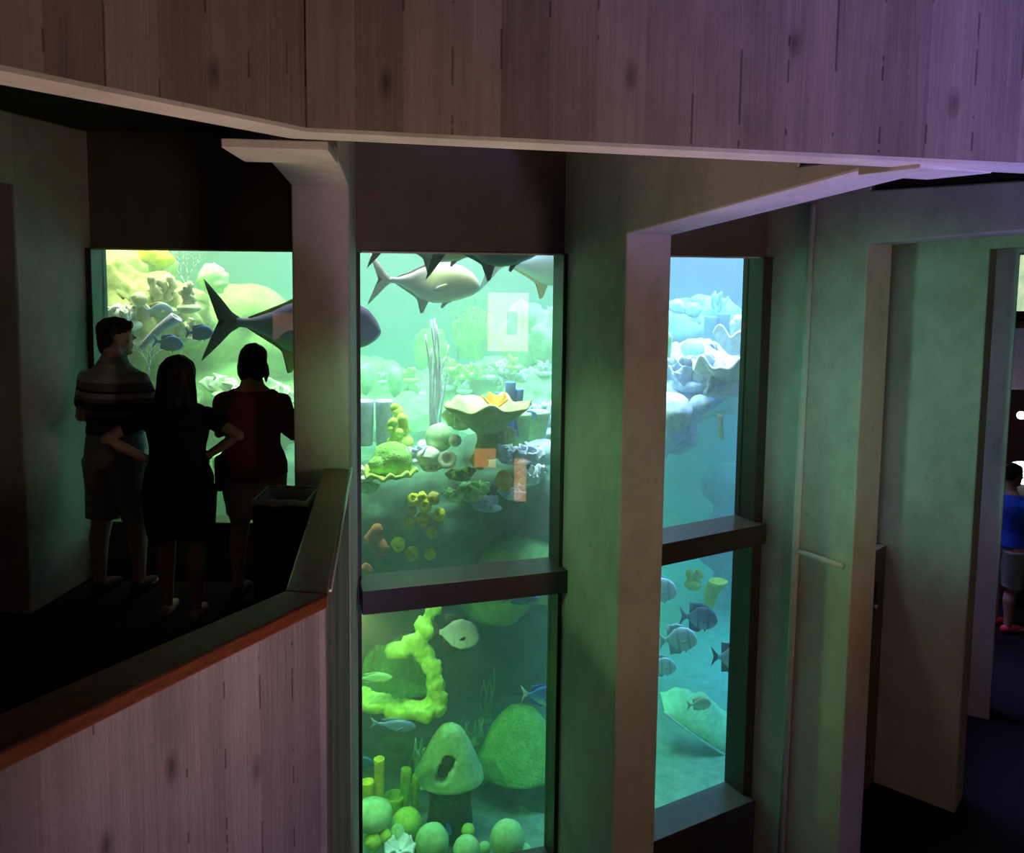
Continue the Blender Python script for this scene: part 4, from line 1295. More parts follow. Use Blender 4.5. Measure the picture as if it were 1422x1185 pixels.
# (kind, skin, centre x, centre y, length in pixels, depth, heading in degrees (0 = to the right of the picture, 180 = left), nose up, name, label)
FISH = [
    ('permit', 'bluegrey', 405, 452, 242, 6.55, -4, -3, 'permit', 'big blue grey fish with a forked tail passing behind the pier of the balcony'),
    ('permit', 'silver', 588, 392, 156, 7.3, -10, -3, 'permit', 'big silver fish swimming to the right under the top edge of the middle window'),
    ('permit', 'dark', 596, 333, 170, 7.0, 8, 0, 'permit', 'dark fish whose belly dips below the head of the middle window above the silver one'),
    ('permit', 'dark', 676, 340, 180, 6.7, 20, 4, 'permit', 'dark fish cut by the top edge in the centre of the middle window'),
    ('permit', 'haze', 752, 366, 176, 8.2, 0, 0, 'permit', 'pale blue hazy fish with a yellow fin at the top right of the middle window'),
    ('tang', 'tang', 276, 462, 40, 7.0, -12, 0, 'tang', 'blue fish just left of the big forked tail in the left window'),
    ('tang', 'tang', 233, 476, 42, 7.0, -8, -8, 'tang', 'blue fish just above the head of the long haired woman'),
    ('tang', 'haze', 218, 431, 40, 7.6, 6, 0, 'tang', 'pale blue fish below the ribbed pillar coral'),
    ('tang', 'tang', 735, 576, 22, 8.2, -10, 0, 'tang', 'small blue fish above the vase sponges at the right of the middle window'),
    ('chromis', 'chromis', 722, 832, 56, 7.0, -6, 4, 'chromis', 'blue green fish under the transom at the right of the lower middle pane'),
    ('spade', 'spade', 631, 880, 72, 7.0, -10, -2, 'spadefish', 'grey fish with trailing black fins in the lower middle pane'),
    ('chromis', 'green', 518, 942, 56, 7.0, -8, 4, 'chromis', 'green fish half cut by the left edge of the lower middle pane'),
    ('chromis', 'chromis', 545, 1007, 68, 6.8, -6, -4, 'chromis', 'slim steel blue fish below the yellow ruffled sponge'),
    ('tang', 'bright', 750, 966, 58, 7.0, -10, 2, 'tang', 'bright blue fish leaving the right edge of the lower middle pane'),
    ('tang', 'teal', 500, 1060, 42, 6.7, -10, -6, 'tang', 'dark teal fish nosing in at the left edge above the yellow tube sponges'),
    ('tang', 'bright', 619, 1148, 34, 7.15, -60, 4, 'tang', 'small blue fish in the shade under the slotted cone sponge'),
    ('spade', 'pale', 912, 819, 56, 8.0, -8, 4, 'spadefish', 'white fish head poking from behind the brown pier, topmost in the lower right pane'),
    ('spade', 'slate', 969, 858, 54, 8.0, -6, 0, 'spadefish', 'dark blue fish in the lower right pane'),
    ('spade', 'pale', 940, 888, 56, 7.8, -6, 10, 'spadefish', 'pale striped fish below the dark blue one in the lower right pane'),
    ('spade', 'pale', 918, 925, 42, 8.0, -8, 4, 'spadefish', 'small white fish lowest beside the brown pier in the lower right pane'),
    ('spade', 'spade', 1014, 914, 56, 8.0, -6, 2, 'spadefish', 'grey fish with black tips going out at the right jamb of the lower right pane'),
    ('tang', 'tan', 970, 978, 36, 8.35, 6, 8, 'fish', 'tan fish resting over the wide leaf sponge'),
]
for kd, sk, x, y, lp, dep, hd, up, nm, lb in FISH:
    P = at(x, y, dep)
    f = make_fish(px(lp, dep) * 1.02, kd, FM[sk], nm)
    view = math.atan2(P.x, P.y)
    f.location = P
    f.rotation_euler = Euler((0, -radians(up), radians(hd) - view * 0.6), 'XYZ')
    tag(f, lb, 'fish')
# ------------------------------------------------------------------ people


def skin_mat(name, c):
    return plain(name, c, 0.55, 0.35, 0.06, 20)


def fabric(name, c, scale=90, var=0.18):
    return plain(name, c, 0.9, 0.15, var, scale, 0.15)


def ell(mb, secs, n=20):
    """secs: (centre, rx, ry[, yaw]) level ellipses stacked upward."""
    rings = []
    for s in secs:
        c, rx, ry = Vector(s[0]), s[1], s[2]
        yw = s[3] if len(s) > 3 else 0
        ring = []
        for j in range(n):
            a = 2 * pi * j / n
            x, y = rx * cos(a), ry * sin(a)
            ring.append(c + Vector((x * cos(yw) - y * sin(yw), x * sin(yw) + y * cos(yw), 0)))
        rings.append(ring)
    return mb.rings(rings)


def limb(mb, pts, rad, n=12):
    P = [Vector(p) for p in pts]
    mb.tube(P, rad, n)
    for p, r in zip(P, rad):
        mb.ball(p, r * 0.99, 10, 8)
    return mb


def hand(mb, wrist, direction, palm_n, size, curl=0.6, side=1):
    """Palm, five separate bent fingers, thumb from the side of the palm."""
    d = Vector(direction).normalized()
    nrm = Vector(palm_n)
    nrm = (nrm - d * nrm.dot(d)).normalized()
    s = d.cross(nrm) * side
    w = Vector(wrist)
    pl = size * 0.48
    for q in range(4):
        o = (q - 1.5) / 1.5
        a = w + s * (o * size * 0.10)
        b = w + d * pl + s * (o * size * 0.17)
        limb(mb, [a, (a + b) / 2, b], [size * 0.085, size * 0.085, size * 0.065], 8)
        ln = size * (0.40, 0.47, 0.44, 0.33)[q]
        p = b
        ang = 0.0
        pts, rad = [p], [size * 0.055]
        for g in range(3):
            ang += curl * (0.7, 0.9, 0.6)[g]
            dd = d * cos(ang) + nrm * sin(ang) + s * (o * 0.10)
            p = p + dd * ln * (0.45, 0.32, 0.23)[g]
            pts.append(p)
            rad.append(size * (0.050, 0.045, 0.036)[g])
        limb(mb, pts, rad, 8)
    tb = w + s * (-size * 0.17) + d * size * 0.10
    t1 = tb + (d * 0.6 - s * 0.8 + nrm * 0.3).normalized() * size * 0.24
    t2 = t1 + (d * 0.85 - s * 0.2 + nrm * 0.5).normalized() * size * 0.20
    limb(mb, [w + d * size * 0.06, tb, t1, t2], [size * 0.08, size * 0.075, size * 0.06, size * 0.045], 8)


def head(mb, c, H, yaw, tilt=0.0):
    """Head about c (centre), facing +Y turned by yaw; H is the standing height. Returns the head's frame."""
    k = H / 1.75
    M = Matrix.Translation(c) @ Matrix.Rotation(yaw, 4, 'Z') @ Matrix.Rotation(tilt, 4, 'X')
    secs = [(-.118, .012, .030, .045), (-.112, .030, .042, .036), (-.095, .046, .062, .022), (-.070, .056, .076, .014), (-.040, .064, .086, .006), (-.005, .070, .093, 0), (.030, .074, .096, -.004), (.065, .072, .093, -.006), (.092, .060, .078, -.008), (.110, .040, .052, -.008), (.118, .014, .020, -.008)]
    rings = []
    for z, rx, ry, dy in secs:
        rings.append([M @ (Vector((rx * cos(2 * pi * j / 20), dy + ry * sin(2 * pi * j / 20), z)) * k) for j in range(20)])
    mb.rings(rings)

    def b(p, r):
        mb.ball((0, 0, 0), 1, 10, 8) if False else None
        o = len(mb.v)
        mb.ball((0, 0, 0), (r[0] * k, r[1] * k, r[2] * k), 10, 8)
        T = M @ Matrix.Translation(Vector(p) * k)
        for i in range(o, len(mb.v)):
            mb.v[i] = T @ mb.v[i]
    b((0, .093, .012), (.008, .012, .022))
    b((0, .104, -.012), (.012, .017, .012))
    b((0, .099, -.018), (.017, .010, .008))
    b((0, .088, .036), (.045, .012, .010))
    b((0, .092, -.052), (.020, .010, .006))
    b((0, .090, -.062), (.018, .010, .007))
    b((0, .078, -.098), (.022, .018, .016))
    for s in (-1, 1):
        b((s * .043, .066, -.018), (.020, .018, .016))
        b((s * .072, -.004, .000), (.008, .020, .032))
        b((s * .076, -.012, .008), (.006, .014, .022))
    return M, k


def eyes(M, k, parent, mat_w, mat_d):
    for s in (-1, 1):
        e = MB().ball(M @ (Vector((s * .031, .079, .010)) * k), .013 * k, 10, 8).build('eye', mat_w, parent)
        MB().ball(M @ (Vector((s * .031, .089, .010)) * k), .006 * k, 8, 6).build('iris', mat_d, e)


M_EYEW = plain('eye_white', (0.7, 0.68, 0.64), 0.3)
M_EYED = plain('eye_brown', (0.04, 0.02, 0.015), 0.2)


def hair_from(mb_fn, parent, mat, vox=0.009, amp=0.006, seed=0.0):
    mb = MB()
    mb_fn(mb)
    o = mb.build('hair', mat, parent)
    remeshed(o, vox, 6)
    displaced(o, lambda p, n: p + n * (amp * noise.noise(Vector((p.x * 42, p.y * 42, p.z * 5 + seed)))))
    return o


def place_xf(mb, M):
    for i in range(len(mb.v)):
        mb.v[i] = M @ mb.v[i]


def figure(name, foot, H, rz, skin, spec):
    """Standing figure facing local +Y. spec gives torso widths, arms (elbow, hand points in H units), leg stance."""
    root = empty(name, foot, rz)
    kx, ky = spec.get('wide', 1.0), spec.get('deep', 1.0)
    h = lambda x, y, z: Vector((x * H, y * H, z * H))
    fem = spec.get('fem', False)
    body = MB()
    sh = spec.get('sh', .105 if fem else .122) * kx
    tor = [(.475, .088, .078), (.50, .097, .082), (.53, .100, .080), (.57, .094, .070), (.61, .080 if fem else .088, .062), (.65, .082 if fem else .092, .064), (.70, .092 if fem else .102, .070), (.745, .100 if fem else .112, .070), (.775, .100 if fem else .112, .064), (.800, .090 if fem else .098, .056), (.820, .064, .048), (.838, .040, .040), (.870, .033, .035), (.895, .032, .034)]
    lean = spec.get('lean', 0.0)
    T = [(h(0, -.012 - lean * max(0, z - .5), z), rx * H * kx, ry * H * ky) for z, rx, ry in tor]
    ell(body, T)
    hip = .052 * kx
    legs = []
    for s in (-1, 1):
        st = spec.get('stance', .055) * s
        fy = spec.get('step', 0.0) * s
        L = [h(s * hip, -.01, .505), h(s * hip * 1.02, -.005, .40), h(st * .98, .004 + fy * .5, .285), h(st, -.014 + fy * .9, .20), h(st, -.012 + fy, .10), h(st, -.012 + fy, .045)]
        R = [.062 * kx, .054 * kx, .036, .034, .024, .021]
        limb(body, L, [r * H for r in R], 14)
        ft = L[-1]
        limb(body, [ft + h(0, -.018, -.022), ft + h(s * .004, .045, -.027), ft + h(s * .008, .090, -.032)], [.022 * H, .020 * H, .013 * H], 10)
        legs.append(L)
    arms = []
    for s, key in ((-1, 'armL'), (1, 'armR')):
        el, wr, hd_dir, pn, curl = spec[key]
        S = h(s * sh * .94, -.012 - lean * .3, .772)
        E = h(*el)
        Wp = h(*wr)
        ma = (S + E) / 2
        mf = E + (Wp - E) * 0.3
        ar = 0.92 if fem else 1.0
        limb(body, [S, ma, E, mf, Wp], [.030 * H * ar, .026 * H * ar, .0215 * H * ar, .0225 * H * ar, .0150 * H * ar], 12)
        hand(body, Wp, hd_dir, pn, .105 * H, curl, s)
        arms.append((S, E, Wp))
    hm, hk = head(body, h(0, .004 - lean * .4, .925), H * spec.get('headk', 1.0), spec.get('head', 0.0), spec.get('tilt', 0.0))
    bo = body.build('body', skin, root)
    remeshed(bo, 0.0075, 5)
    eyes(hm, hk, root, M_EYEW, M_EYED)
    return dict(root=root, H=H, h=h, T=T, legs=legs, arms=arms, hm=hm, hk=hk, kx=kx, ky=ky, lean=lean, sh=sh, tor=tor)


def garment_top(F, mat, z0, grow, sleeve=0.5, flare=0.0, neck=.835, name='shirt', vox=0.012, fold=0.006, sl_grow=0.010, seed=0.0):
    H, h = F['H'], F['h']
    mb = MB()
    secs = []
    for (c, rx, ry) in F['T']:
        z = c.z / H
        if z < z0 - 0.001 or z > neck:
            continue
        g = grow + flare * max(0, (.66 - z)) * H
        secs.append((c, rx + g, ry + g))
    c0 = F['T'][0][0].copy()
    c0.z = z0 * H
    secs.insert(0, (c0, secs[0][1] + 0.001, secs[0][2] + 0.001))
    ell(mb, secs, 24)
    for S, E, W in F['arms']:
        e = S + (E - S) * sleeve
        limb(mb, [S + Vector((0, 0, 0.004)), (S + e) / 2, e], [.030 * H + sl_grow, .028 * H + sl_grow, .027 * H + sl_grow * 1.25], 14)
    o = mb.build(name, mat, F['root'])
    remeshed(o, vox, 4)
    displaced(o, lambda p, n: p + n * (fold * noise.noise(Vector((p.x * 9, p.y * 9, p.z * 14 + seed))) + fold * 0.6 * noise.noise(Vector((p.x * 22, p.y * 22, p.z * 9 + seed)))))
    return o


def garment_legs(F, mat, ztop, zhem, grow, hem_grow, name='shorts', skirt=False, vox=0.012):
    H, h = F['H'], F['h']
    mb = MB()
    secs = [(c, rx + grow, ry + grow) for (c, rx, ry) in F['T'] if .475 <= c.z / H <= ztop]
    ell(mb, secs, 24)
    if skirt:
        c, rx, ry = F['T'][0]
        mid = c.copy()
        mid.z = zhem * H
        mid.y += .006 * H
        ell(mb, [(mid, rx * 0.99 + hem_grow, ry * 1.0 + hem_grow), ((mid + c) / 2, rx * 1.05 + hem_grow, ry * 1.04 + hem_grow), (c, rx + grow, ry + grow), (F['T'][1][0], F['T'][1][1] + grow, F['T'][1][2] + grow)], 28)
    else:
        for L in F['legs']:
            def on(z):
                for a, b in zip(L, L[1:]):
                    if b.z <= z <= a.z:
                        t = (z - a.z) / (b.z - a.z)
                        return a + (b - a) * t
                return L[-1]
            zs = [.50, .45, .40, .35, .30, .25, .20, .15, .10, .06, .035]
            zs = [z for z in zs if z > zhem + .01] + [zhem]
            pts = [on(z * H) for z in zs]
            rad = []
            for z in zs:
                t = (.50 - z) / max(.01, .50 - zhem)
                rad.append((.064 * F['kx'] * H + grow) * (1 - t) + hem_grow * t)
            mb.tube(pts, rad, 16)
    o = mb.build(name, mat, F['root'])
    remeshed(o, vox, 4)
    displaced(o, lambda p, n: p + n * 0.005 * noise.noise(Vector((p.x * 12, p.y * 12, p.z * 7))))
    return o


def shoes(F, mat):
    H = F['H']
    for L in F['legs']:
        mb = MB()
        ft = L[-1]
        h = F['h']
        limb(mb, [ft + h(0, -.022, -.020), ft + h(0, .02, -.021), ft + h(0, .070, -.027), ft + h(0, .100, -.031)], [.024 * H, .025 * H, .021 * H, .013 * H], 12)
        o = mb.build('shoe', mat, F['root'])
        remeshed(o, 0.009, 4)


M_SKIN1 = skin_mat('fair_skin', (0.52, 0.30, 0.21))
M_SKIN2 = skin_mat('tan_skin', (0.46, 0.26, 0.18))
M_HAIR = plain('dark_brown_hair', (0.012, 0.008, 0.006), 0.55, 0.3, 0.3, 60)


def polo_mat():
    k = NT('striped_polo_knit')
    x, y, z = k.sep(k.coord())
    zz = k.math('ADD', k.math('DIVIDE', z, 1.80), k.math('MULTIPLY', k.math('ABSOLUTE', x), 0.0))
    c = k.ramp(zz, [(0.0, (0.10, 0.09, 0.11)), (0.60, (0.10, 0.09, 0.11)), (0.601, (0.06, 0.05, 0.07)), (0.652, (0.06, 0.05, 0.07)), (0.653, (0.30, 0.28, 0.32)), (0.672, (0.30, 0.28, 0.32)), (0.673, (0.05, 0.045, 0.06)), (0.700, (0.05, 0.045, 0.06)), (0.701, (0.22, 0.19, 0.23)), (0.716, (0.50, 0.47, 0.50)), (0.734, (0.50, 0.47, 0.50)), (0.735, (0.035, 0.03, 0.04)), (0.745, (0.20, 0.18, 0.20)), (0.770, (0.22, 0.20, 0.22)), (0.771, (0.55, 0.52, 0.54)), (0.790, (0.55, 0.52, 0.54)), (0.791, (0.42, 0.42, 0.38)), (1.0, (0.42, 0.42, 0.38))])
    cr = [n for n in k.t.nodes if n.type == 'VALTORGB'][-1].color_ramp
    cr.interpolation = 'CONSTANT'
    k.bsdf(c, 0.9, k.bump(k.noise(k.coord(), 300, 2), 0.1, 0.004), 0.15)
    return k.m


# --- man in the striped polo shirt, head turned to the right
def man():
    H = 1.80
    p = at(164, 620, 5.26)
    F = figure('person', (p.x, p.y, 0), H, radians(-12), M_SKIN1, dict(head=radians(-48), tilt=radians(2), wide=1.04, deep=1.08, sh=.108, armL=((-.155, .01, .635), (-.075, .12, .60), (1, .5, .1), (0, -.2, -1), .7), armR=((.155, .01, .635), (.055, .125, .615), (-1, .4, .1), (0, -.2, -1), .7), stance=.065, step=.02))
    tag(F['root'], 'person in a striped polo shirt and pale shorts looking right by the green pier', 'person')
    s = garment_top(F, polo_mat(), .575, .014, .62, .0, .845, 'polo_shirt', seed=1.0)
    h = F['h']
    col = MB()
    ell(col, [(h(0, -.012, .832), .060 * H, .050 * H), (h(0, -.010, .850), .046 * H, .045 * H), (h(0, -.006, .862), .043 * H, .043 * H)], 22)
    col.build('collar', fabric('polo_collar', (0.36, 0.36, 0.34)), s)
    garment_legs(F, fabric('stone_cotton', (0.34, 0.33, 0.34)), .62, .27, .010, .058 * H, 'shorts')
    b = MB()
    ell(b, [(h(0, -.012, .590), .1035 * H, .083 * H), (h(0, -.012, .612), .1015 * H, .081 * H)], 26)
    b.build('belt', plain('dark_belt_leather', (0.012, 0.010, 0.010), 0.45), F['root'])
    pk = MB().box((.034 * H, -.103 * H, .563 * H), (.058 * H, -.098 * H, .566 * H)).build('pocket_slit', plain('pocket_shadow_cloth', (0.03, 0.03, 0.03), 0.9), F['root'])
    shoes(F, plain('dark_shoe', (0.03, 0.028, 0.03), 0.6))
    M, k = F['hm'], F['hk']

    def hf(mb):
        o = len(mb.v)
        secs = [(-.112, .046, .024, -.052), (-.090, .058, .034, -.060), (-.055, .070, .044, -.058), (-.030, .077, .056, -.050), (.000, .080, .074, -.030), (.020, .083, .082, -.022), (.034, .085, .098, -.008), (.060, .084, .106, -.002), (.088, .073, .094, -.004), (.112, .050, .066, -.006), (.127, .018, .026, -.008)]
        ell(mb, [((0, dy * k, z * k), rx * k, ry * k) for z, rx, ry, dy in secs], 22)
        mb.ball((0.03 * k, .082 * k, .072 * k), (.045 * k, .024 * k, .030 * k), 12, 8)
        for i in range(o, len(mb.v)):
            mb.v[i] = M @ mb.v[i]
    hair_from(hf, F['root'], M_HAIR, 0.009, 0.006, 2.0)


man()


# --- woman with long hair, hands on hips
def long_hair():
    H = 1.60
    p = at(248, 600, 4.9)
    F = figure('person', (p.x, p.y, 0), H, radians(4), M_SKIN2, dict(fem=True, head=radians(4), wide=1.10, deep=1.10, sh=.104, armL=((-.236, -.075, .700), (-.098, -.012, .605), (.75, .55, -.25), (.6, 0, -.6), .5), armR=((.240, -.075, .714), (.100, -.012, .620), (-.75, .55, -.25), (-.6, 0, -.6), .5), stance=.06, step=-.02))
    tag(F['root'], 'person with long dark hair in a black top standing with both hands on the hips', 'person')
    m = fabric('black_jersey', (0.010, 0.009, 0.011))
    garment_top(F, m, .49, .016, .46, .06, .826, 'top', seed=3.0, sl_grow=0.010)
    garment_legs(F, fabric('black_cotton', (0.012, 0.011, 0.013)), .62, .31, .018, .066 * H, 'shorts')
    shoes(F, plain('pale_worn_shoe', (0.42, 0.34, 0.28), 0.6))
    M, k = F['hm'], F['hk']

    def hf(mb):
        o = len(mb.v)
        secs = [(-.350, .085, .018, -.100), (-.31, .135, .034, -.098), (-.24, .146, .046, -.088), (-.17, .138, .056, -.074), (-.10, .130, .066, -.054), (-.03, .123, .080, -.036), (.02, .118, .095, -.022), (.06, .108, .104, -.010), (.09, .092, .096, -.006), (.114, .062, .070, -.006), (.132, .022, .028, -.008)]
        ell(mb, [((0, dy * k, z * k), rx * k, ry * k) for z, rx, ry, dy in secs], 24)
        for i in range(o, len(mb.v)):
            mb.v[i] = M @ mb.v[i]
    hair_from(hf, F['root'], M_HAIR, 0.010, 0.007, 5.0)
    S, E, W = F['arms'][1]
    d = (W - E).normalized()
    q = W - d * 0.015
    MB().tube([q - d * 0.012, q + d * 0.012], [.0285, .0285], 16).build('wristwatch', plain('black_watch_strap', (0.01, 0.01, 0.01), 0.4), F['root'])


long_hair()


# --- woman with bobbed hair, dark red top, bag strap across her back
def bob_hair():
    H = 1.64
    p = at(353, 600, 5.24)
    F = figure('person', (p.x, p.y, 0), H, radians(-6), M_SKIN2, dict(fem=True, head=radians(8), wide=1.16, deep=1.14, sh=.110, armL=((-.150, .015, .640), (-.02, .135, .655), (1, .2, .1), (0, -1, -.2), .4), armR=((.150, .015, .640), (.02, .145, .670), (-1, .2, .1), (0, -1, -.2), .4), stance=.062, step=.015))
    tag(F['root'], 'person with a dark bob, dark red top and grey skirt beside the litter bin', 'person')
    garment_top(F, fabric('dark_red_knit', (0.20, 0.045, 0.045)), .49, .018, .60, .05, .822, 'top', seed=7.0, sl_grow=0.012)
    garment_legs(F, fabric('grey_twill', (0.42, 0.40, 0.42)), .62, .33, .012, .012, 'skirt', True)
    shoes(F, plain('black_shoe', (0.02, 0.02, 0.02), 0.6))
    M, k = F['hm'], F['hk']

    def hf(mb):
        o = len(mb.v)
        secs = [(-.120, .066, .020, -.066), (-.105, .082, .040, -.056), (-.07, .092, .056, -.044), (-.03, .095, .074, -.034), (.02, .094, .092, -.022), (.06, .090, .102, -.008), (.09, .079, .094, -.004), (.114, .055, .068, -.006), (.132, .020, .028, -.008)]
        ell(mb, [((0, dy * k, z * k), rx * k, ry * k) for z, rx, ry, dy in secs], 24)
        for s in (-1, 1):
            limb(mb, [(s * .080 * k, -.01 * k, -.02 * k), (s * .086 * k, 0.0, -.08 * k), (s * .078 * k, .012 * k, -.138 * k)], [.026 * k, .024 * k, .008 * k], 10)
        for i in range(o, len(mb.v)):
            mb.v[i] = M @ mb.v[i]
    hair_from(hf, F['root'], M_HAIR, 0.009, 0.006, 9.0)
    # bag at the left hip on a strap over the right shoulder
    bag = empty('shoulder_bag', F['root'].location, F['root'].rotation_euler.z)
    tag(bag, 'dark shoulder bag at the left hip of the bob haired person, strap across the back', 'bag')
    mb = MB().box((-.225, -.11, .70), (-.165, .10, .93))
    b = mb.build('pouch', plain('dark_bag_fabric', (0.012, 0.012, 0.014), 0.7), bag, False)
    bevel(b, 0.022, 3)
    pts = []
    for i in range(15):
        t = i / 14
        x = .135 + (-.185 - .135) * t
        z = 1.345 + (.92 - 1.345) * t
        w = .80 * F['T'][6][1]
        y = -(.112 + .048 * sin(pi * t))
        pts.append((x, y, z))
    rows = [[Vector(p) + Vector((.016 * s, 0, .018 * s)) for s in (-1, 1)] for p in pts]
    MB().sheet(rows, 0.006).build('strap', plain('dark_bag_strap', (0.010, 0.010, 0.012), 0.7), bag)


bob_hair()

# --- litter bin by the pier
bn = empty('litter_bin', at(400, 780, 4.62))
bn.location.z = 0
tag(bn, 'square dark litter bin with a pale liner folded over its rim, standing by the pier', 'bin')
M_BIN = plain('dark_bin_plastic', (0.012, 0.013, 0.014), 0.6)
bw, bd, bh = .150, .150, .85
o = MB()
o.box((-bw, -bd, 0.0), (bw, -bd + .012, bh)).box((-bw, bd - .012, 0), (bw, bd, bh)).box((-bw, -bd, 0), (-bw + .012, bd, bh)).box((bw - .012, -bd, 0), (bw, bd, bh)).box((-bw, -bd, 0), (bw, bd, .02))
o.build('bucket', M_BIN, bn, False)
rows = []
for i, (g, z) in enumerate(((-.016, .72), (-.014, bh - .01), (-.004, bh + .006), (.006, bh + .002), (.010, bh - .018), (.011, bh - .030))):
    row = []
    cs = [(-1, -1), (1, -1), (1, 1), (-1, 1)]
    for e in range(4):
        a, b = cs[e], cs[(e + 1) % 4]
        for s in range(8):
            u = s / 8
            wv = .004 * sin(e * 3 + s * 2.1 + i) + (.010 * sin(e * 5 + s * 1.3) if i == 5 else 0)
            row.append(Vector(((a[0] + (b[0] - a[0]) * u) * (bw + g), (a[1] + (b[1] - a[1]) * u) * (bd + g), z + wv)))
    row.append(row[0].copy())
    rows.append(row)
MB().sheet(rows, 0.003).build('liner', plain('pale_bin_liner', (0.36, 0.44, 0.42), 0.35, 0.5), bn)

# --- far side of the hall, right edge of the picture
far = 12.2
M_MAROON = plain('dark_maroon_wall', (0.055, 0.022, 0.022), 0.8, 0.2, 0.25)
fwl = at(1392, 500, 13.2)
struct('wall_far', MB().box((0, 0, ZLOW), (7, 0.3, 4.2)), M_MAROON, frame_of(Vector((fwl.x - 0.2, fwl.y + 0.9, 0)), radians(-30)), 0)


def emis(name, c, s, c2=None, sc=4.0):
    k = NT(name)
    e = k.n('ShaderNodeEmission')
    col = k.ramp(k.noise(k.coord(), sc, 3), [(0.35, c), (0.65, c2 or c)])
    k.put(e.inputs[0], col)
    e.inputs[1].default_value = s
    k.t.links.new(e.outputs[0], k.out.inputs['Surface'])
    return k.m


def far_box(name, x0, y0, x1, y1, d, mat, label, cat, t=0.08):
    a, b = at(x0, y0, d), at(x1, y1, d)
    o = MB().box((0, 0, b.z), (b.x - a.x, t, a.z)).build(name, mat, None, False, (a.x, a.y, 0))
    bevel(o, 0.008)
    tag(o, label, cat)
    return o


fw = empty('exhibit_window', at(1411, 390, 12.9))
tag(fw, 'lit exhibit window with pale green scenery high on the far wall', 'exhibit window')
S = px(1, 12.9)
MB().box((0, 0, -42 * S), (40 * S, .05, 42 * S)).build('lit_scene', emis('lit_exhibit_scene', (0.40, 0.62, 0.38), 0.9, (0.85, 0.95, 0.62), 3.0), fw, False)
MB().box((-3 * S, -.06, -56 * S), (44 * S, .08, -42 * S)).build('sill', M_BLACK, fw, False)
far_box('sign_panel', 1404, 456, 1460, 542, 12.7, plain('pinkish_sign_panel', (0.62, 0.50, 0.60), 0.6), 'pale pink panel hanging below the lit exhibit window on the far wall', 'sign')
lamp1 = MB().ball((0, 0, 0), (.06, .06, .06), 16, 10).build('globe_lamp', emis('lamp_glow_white', (1.0, 0.92, 0.85), 6.0), None, True, at(1418, 577, 12.4))
tag(lamp1, 'small white glowing globe on the dark far wall', 'lamp')
ct = empty('light_table', at(1412, 657, 11.8))
tag(ct, 'bright white lit table top in front of the person in blue', 'table')
MB().ball((0.10, 0, 0), (.26, .26, .16), 24, 12).build('glowing_dome', emis('lit_dome_white', (1.0, 0.95, 0.92), 5.0), ct)
zb_ = ct.location.z - ZLOW
MB().tube([(0.1, 0, -zb_), (0.1, 0, -.1)], [.16, .10], 16).build('pedestal', M_BLACK, ct)
pb = at(1401, 700, 11.0)


def blue_person():
    zf = ZLOW
    H = (pb.z + (700 - 640) * px(1, 11.0)) - zf
    F = figure('person', (pb.x + .02, pb.y, zf), H, radians(-80), M_SKIN2, dict(head=0.0, wide=1.05, armL=((-.13, .06, .66), (-.08, .17, .64), (0, 1, 0), (0, 0, -1), .6), armR=((.13, .06, .66), (.08, .17, .64), (0, 1, 0), (0, 0, -1), .6)))
    tag(F['root'], 'person in a blue shirt and grey green shorts at the far right edge', 'person')
    garment_top(F, fabric('blue_shirt_cloth', (0.03, 0.10, 0.60)), .52, .016, .6, .02, .826, 'shirt')
    garment_legs(F, fabric('grey_green_cloth', (0.28, 0.36, 0.30)), .575, .27, .012, .055 * H, 'shorts')
    shoes(F, plain('red_shoe', (0.6, 0.05, 0.08), 0.6))
    M, k = F['hm'], F['hk']

    def hf(mb):
        o = len(mb.v)
        ell(mb, [((0, dy * k, z * k), rx * k, ry * k) for z, rx, ry, dy in [(-.04, .070, .05, -.055), (.0, .08, .074, -.03), (.034, .085, .098, -.008), (.088, .073, .094, -.004), (.127, .018, .026, -.008)]], 20)
        for i in range(o, len(mb.v)):
            mb.v[i] = M @ mb.v[i]
    hair_from(hf, F['root'], M_HAIR, 0.012, 0.004, 1.0)


blue_person()

# --- lit exhibit cases across the hall behind the viewer (they show as reflections in the middle pane)
def mirror_point(x, y, dist, bay):
    Mf = face_frame(bay, TURN.get(bay, 0.0))
    nrm = (Mf.to_3x3() @ Vector((0, -1, 0))).normalized()
    P = Mf.translation
    E = Vector((0, 0, EYE))
    r = ray(x, y)
    tt = (P - E).dot(nrm) / r.dot(nrm)
    return E + r * tt + (r - 2 * r.dot(nrm) * nrm) * dist, E + r * tt


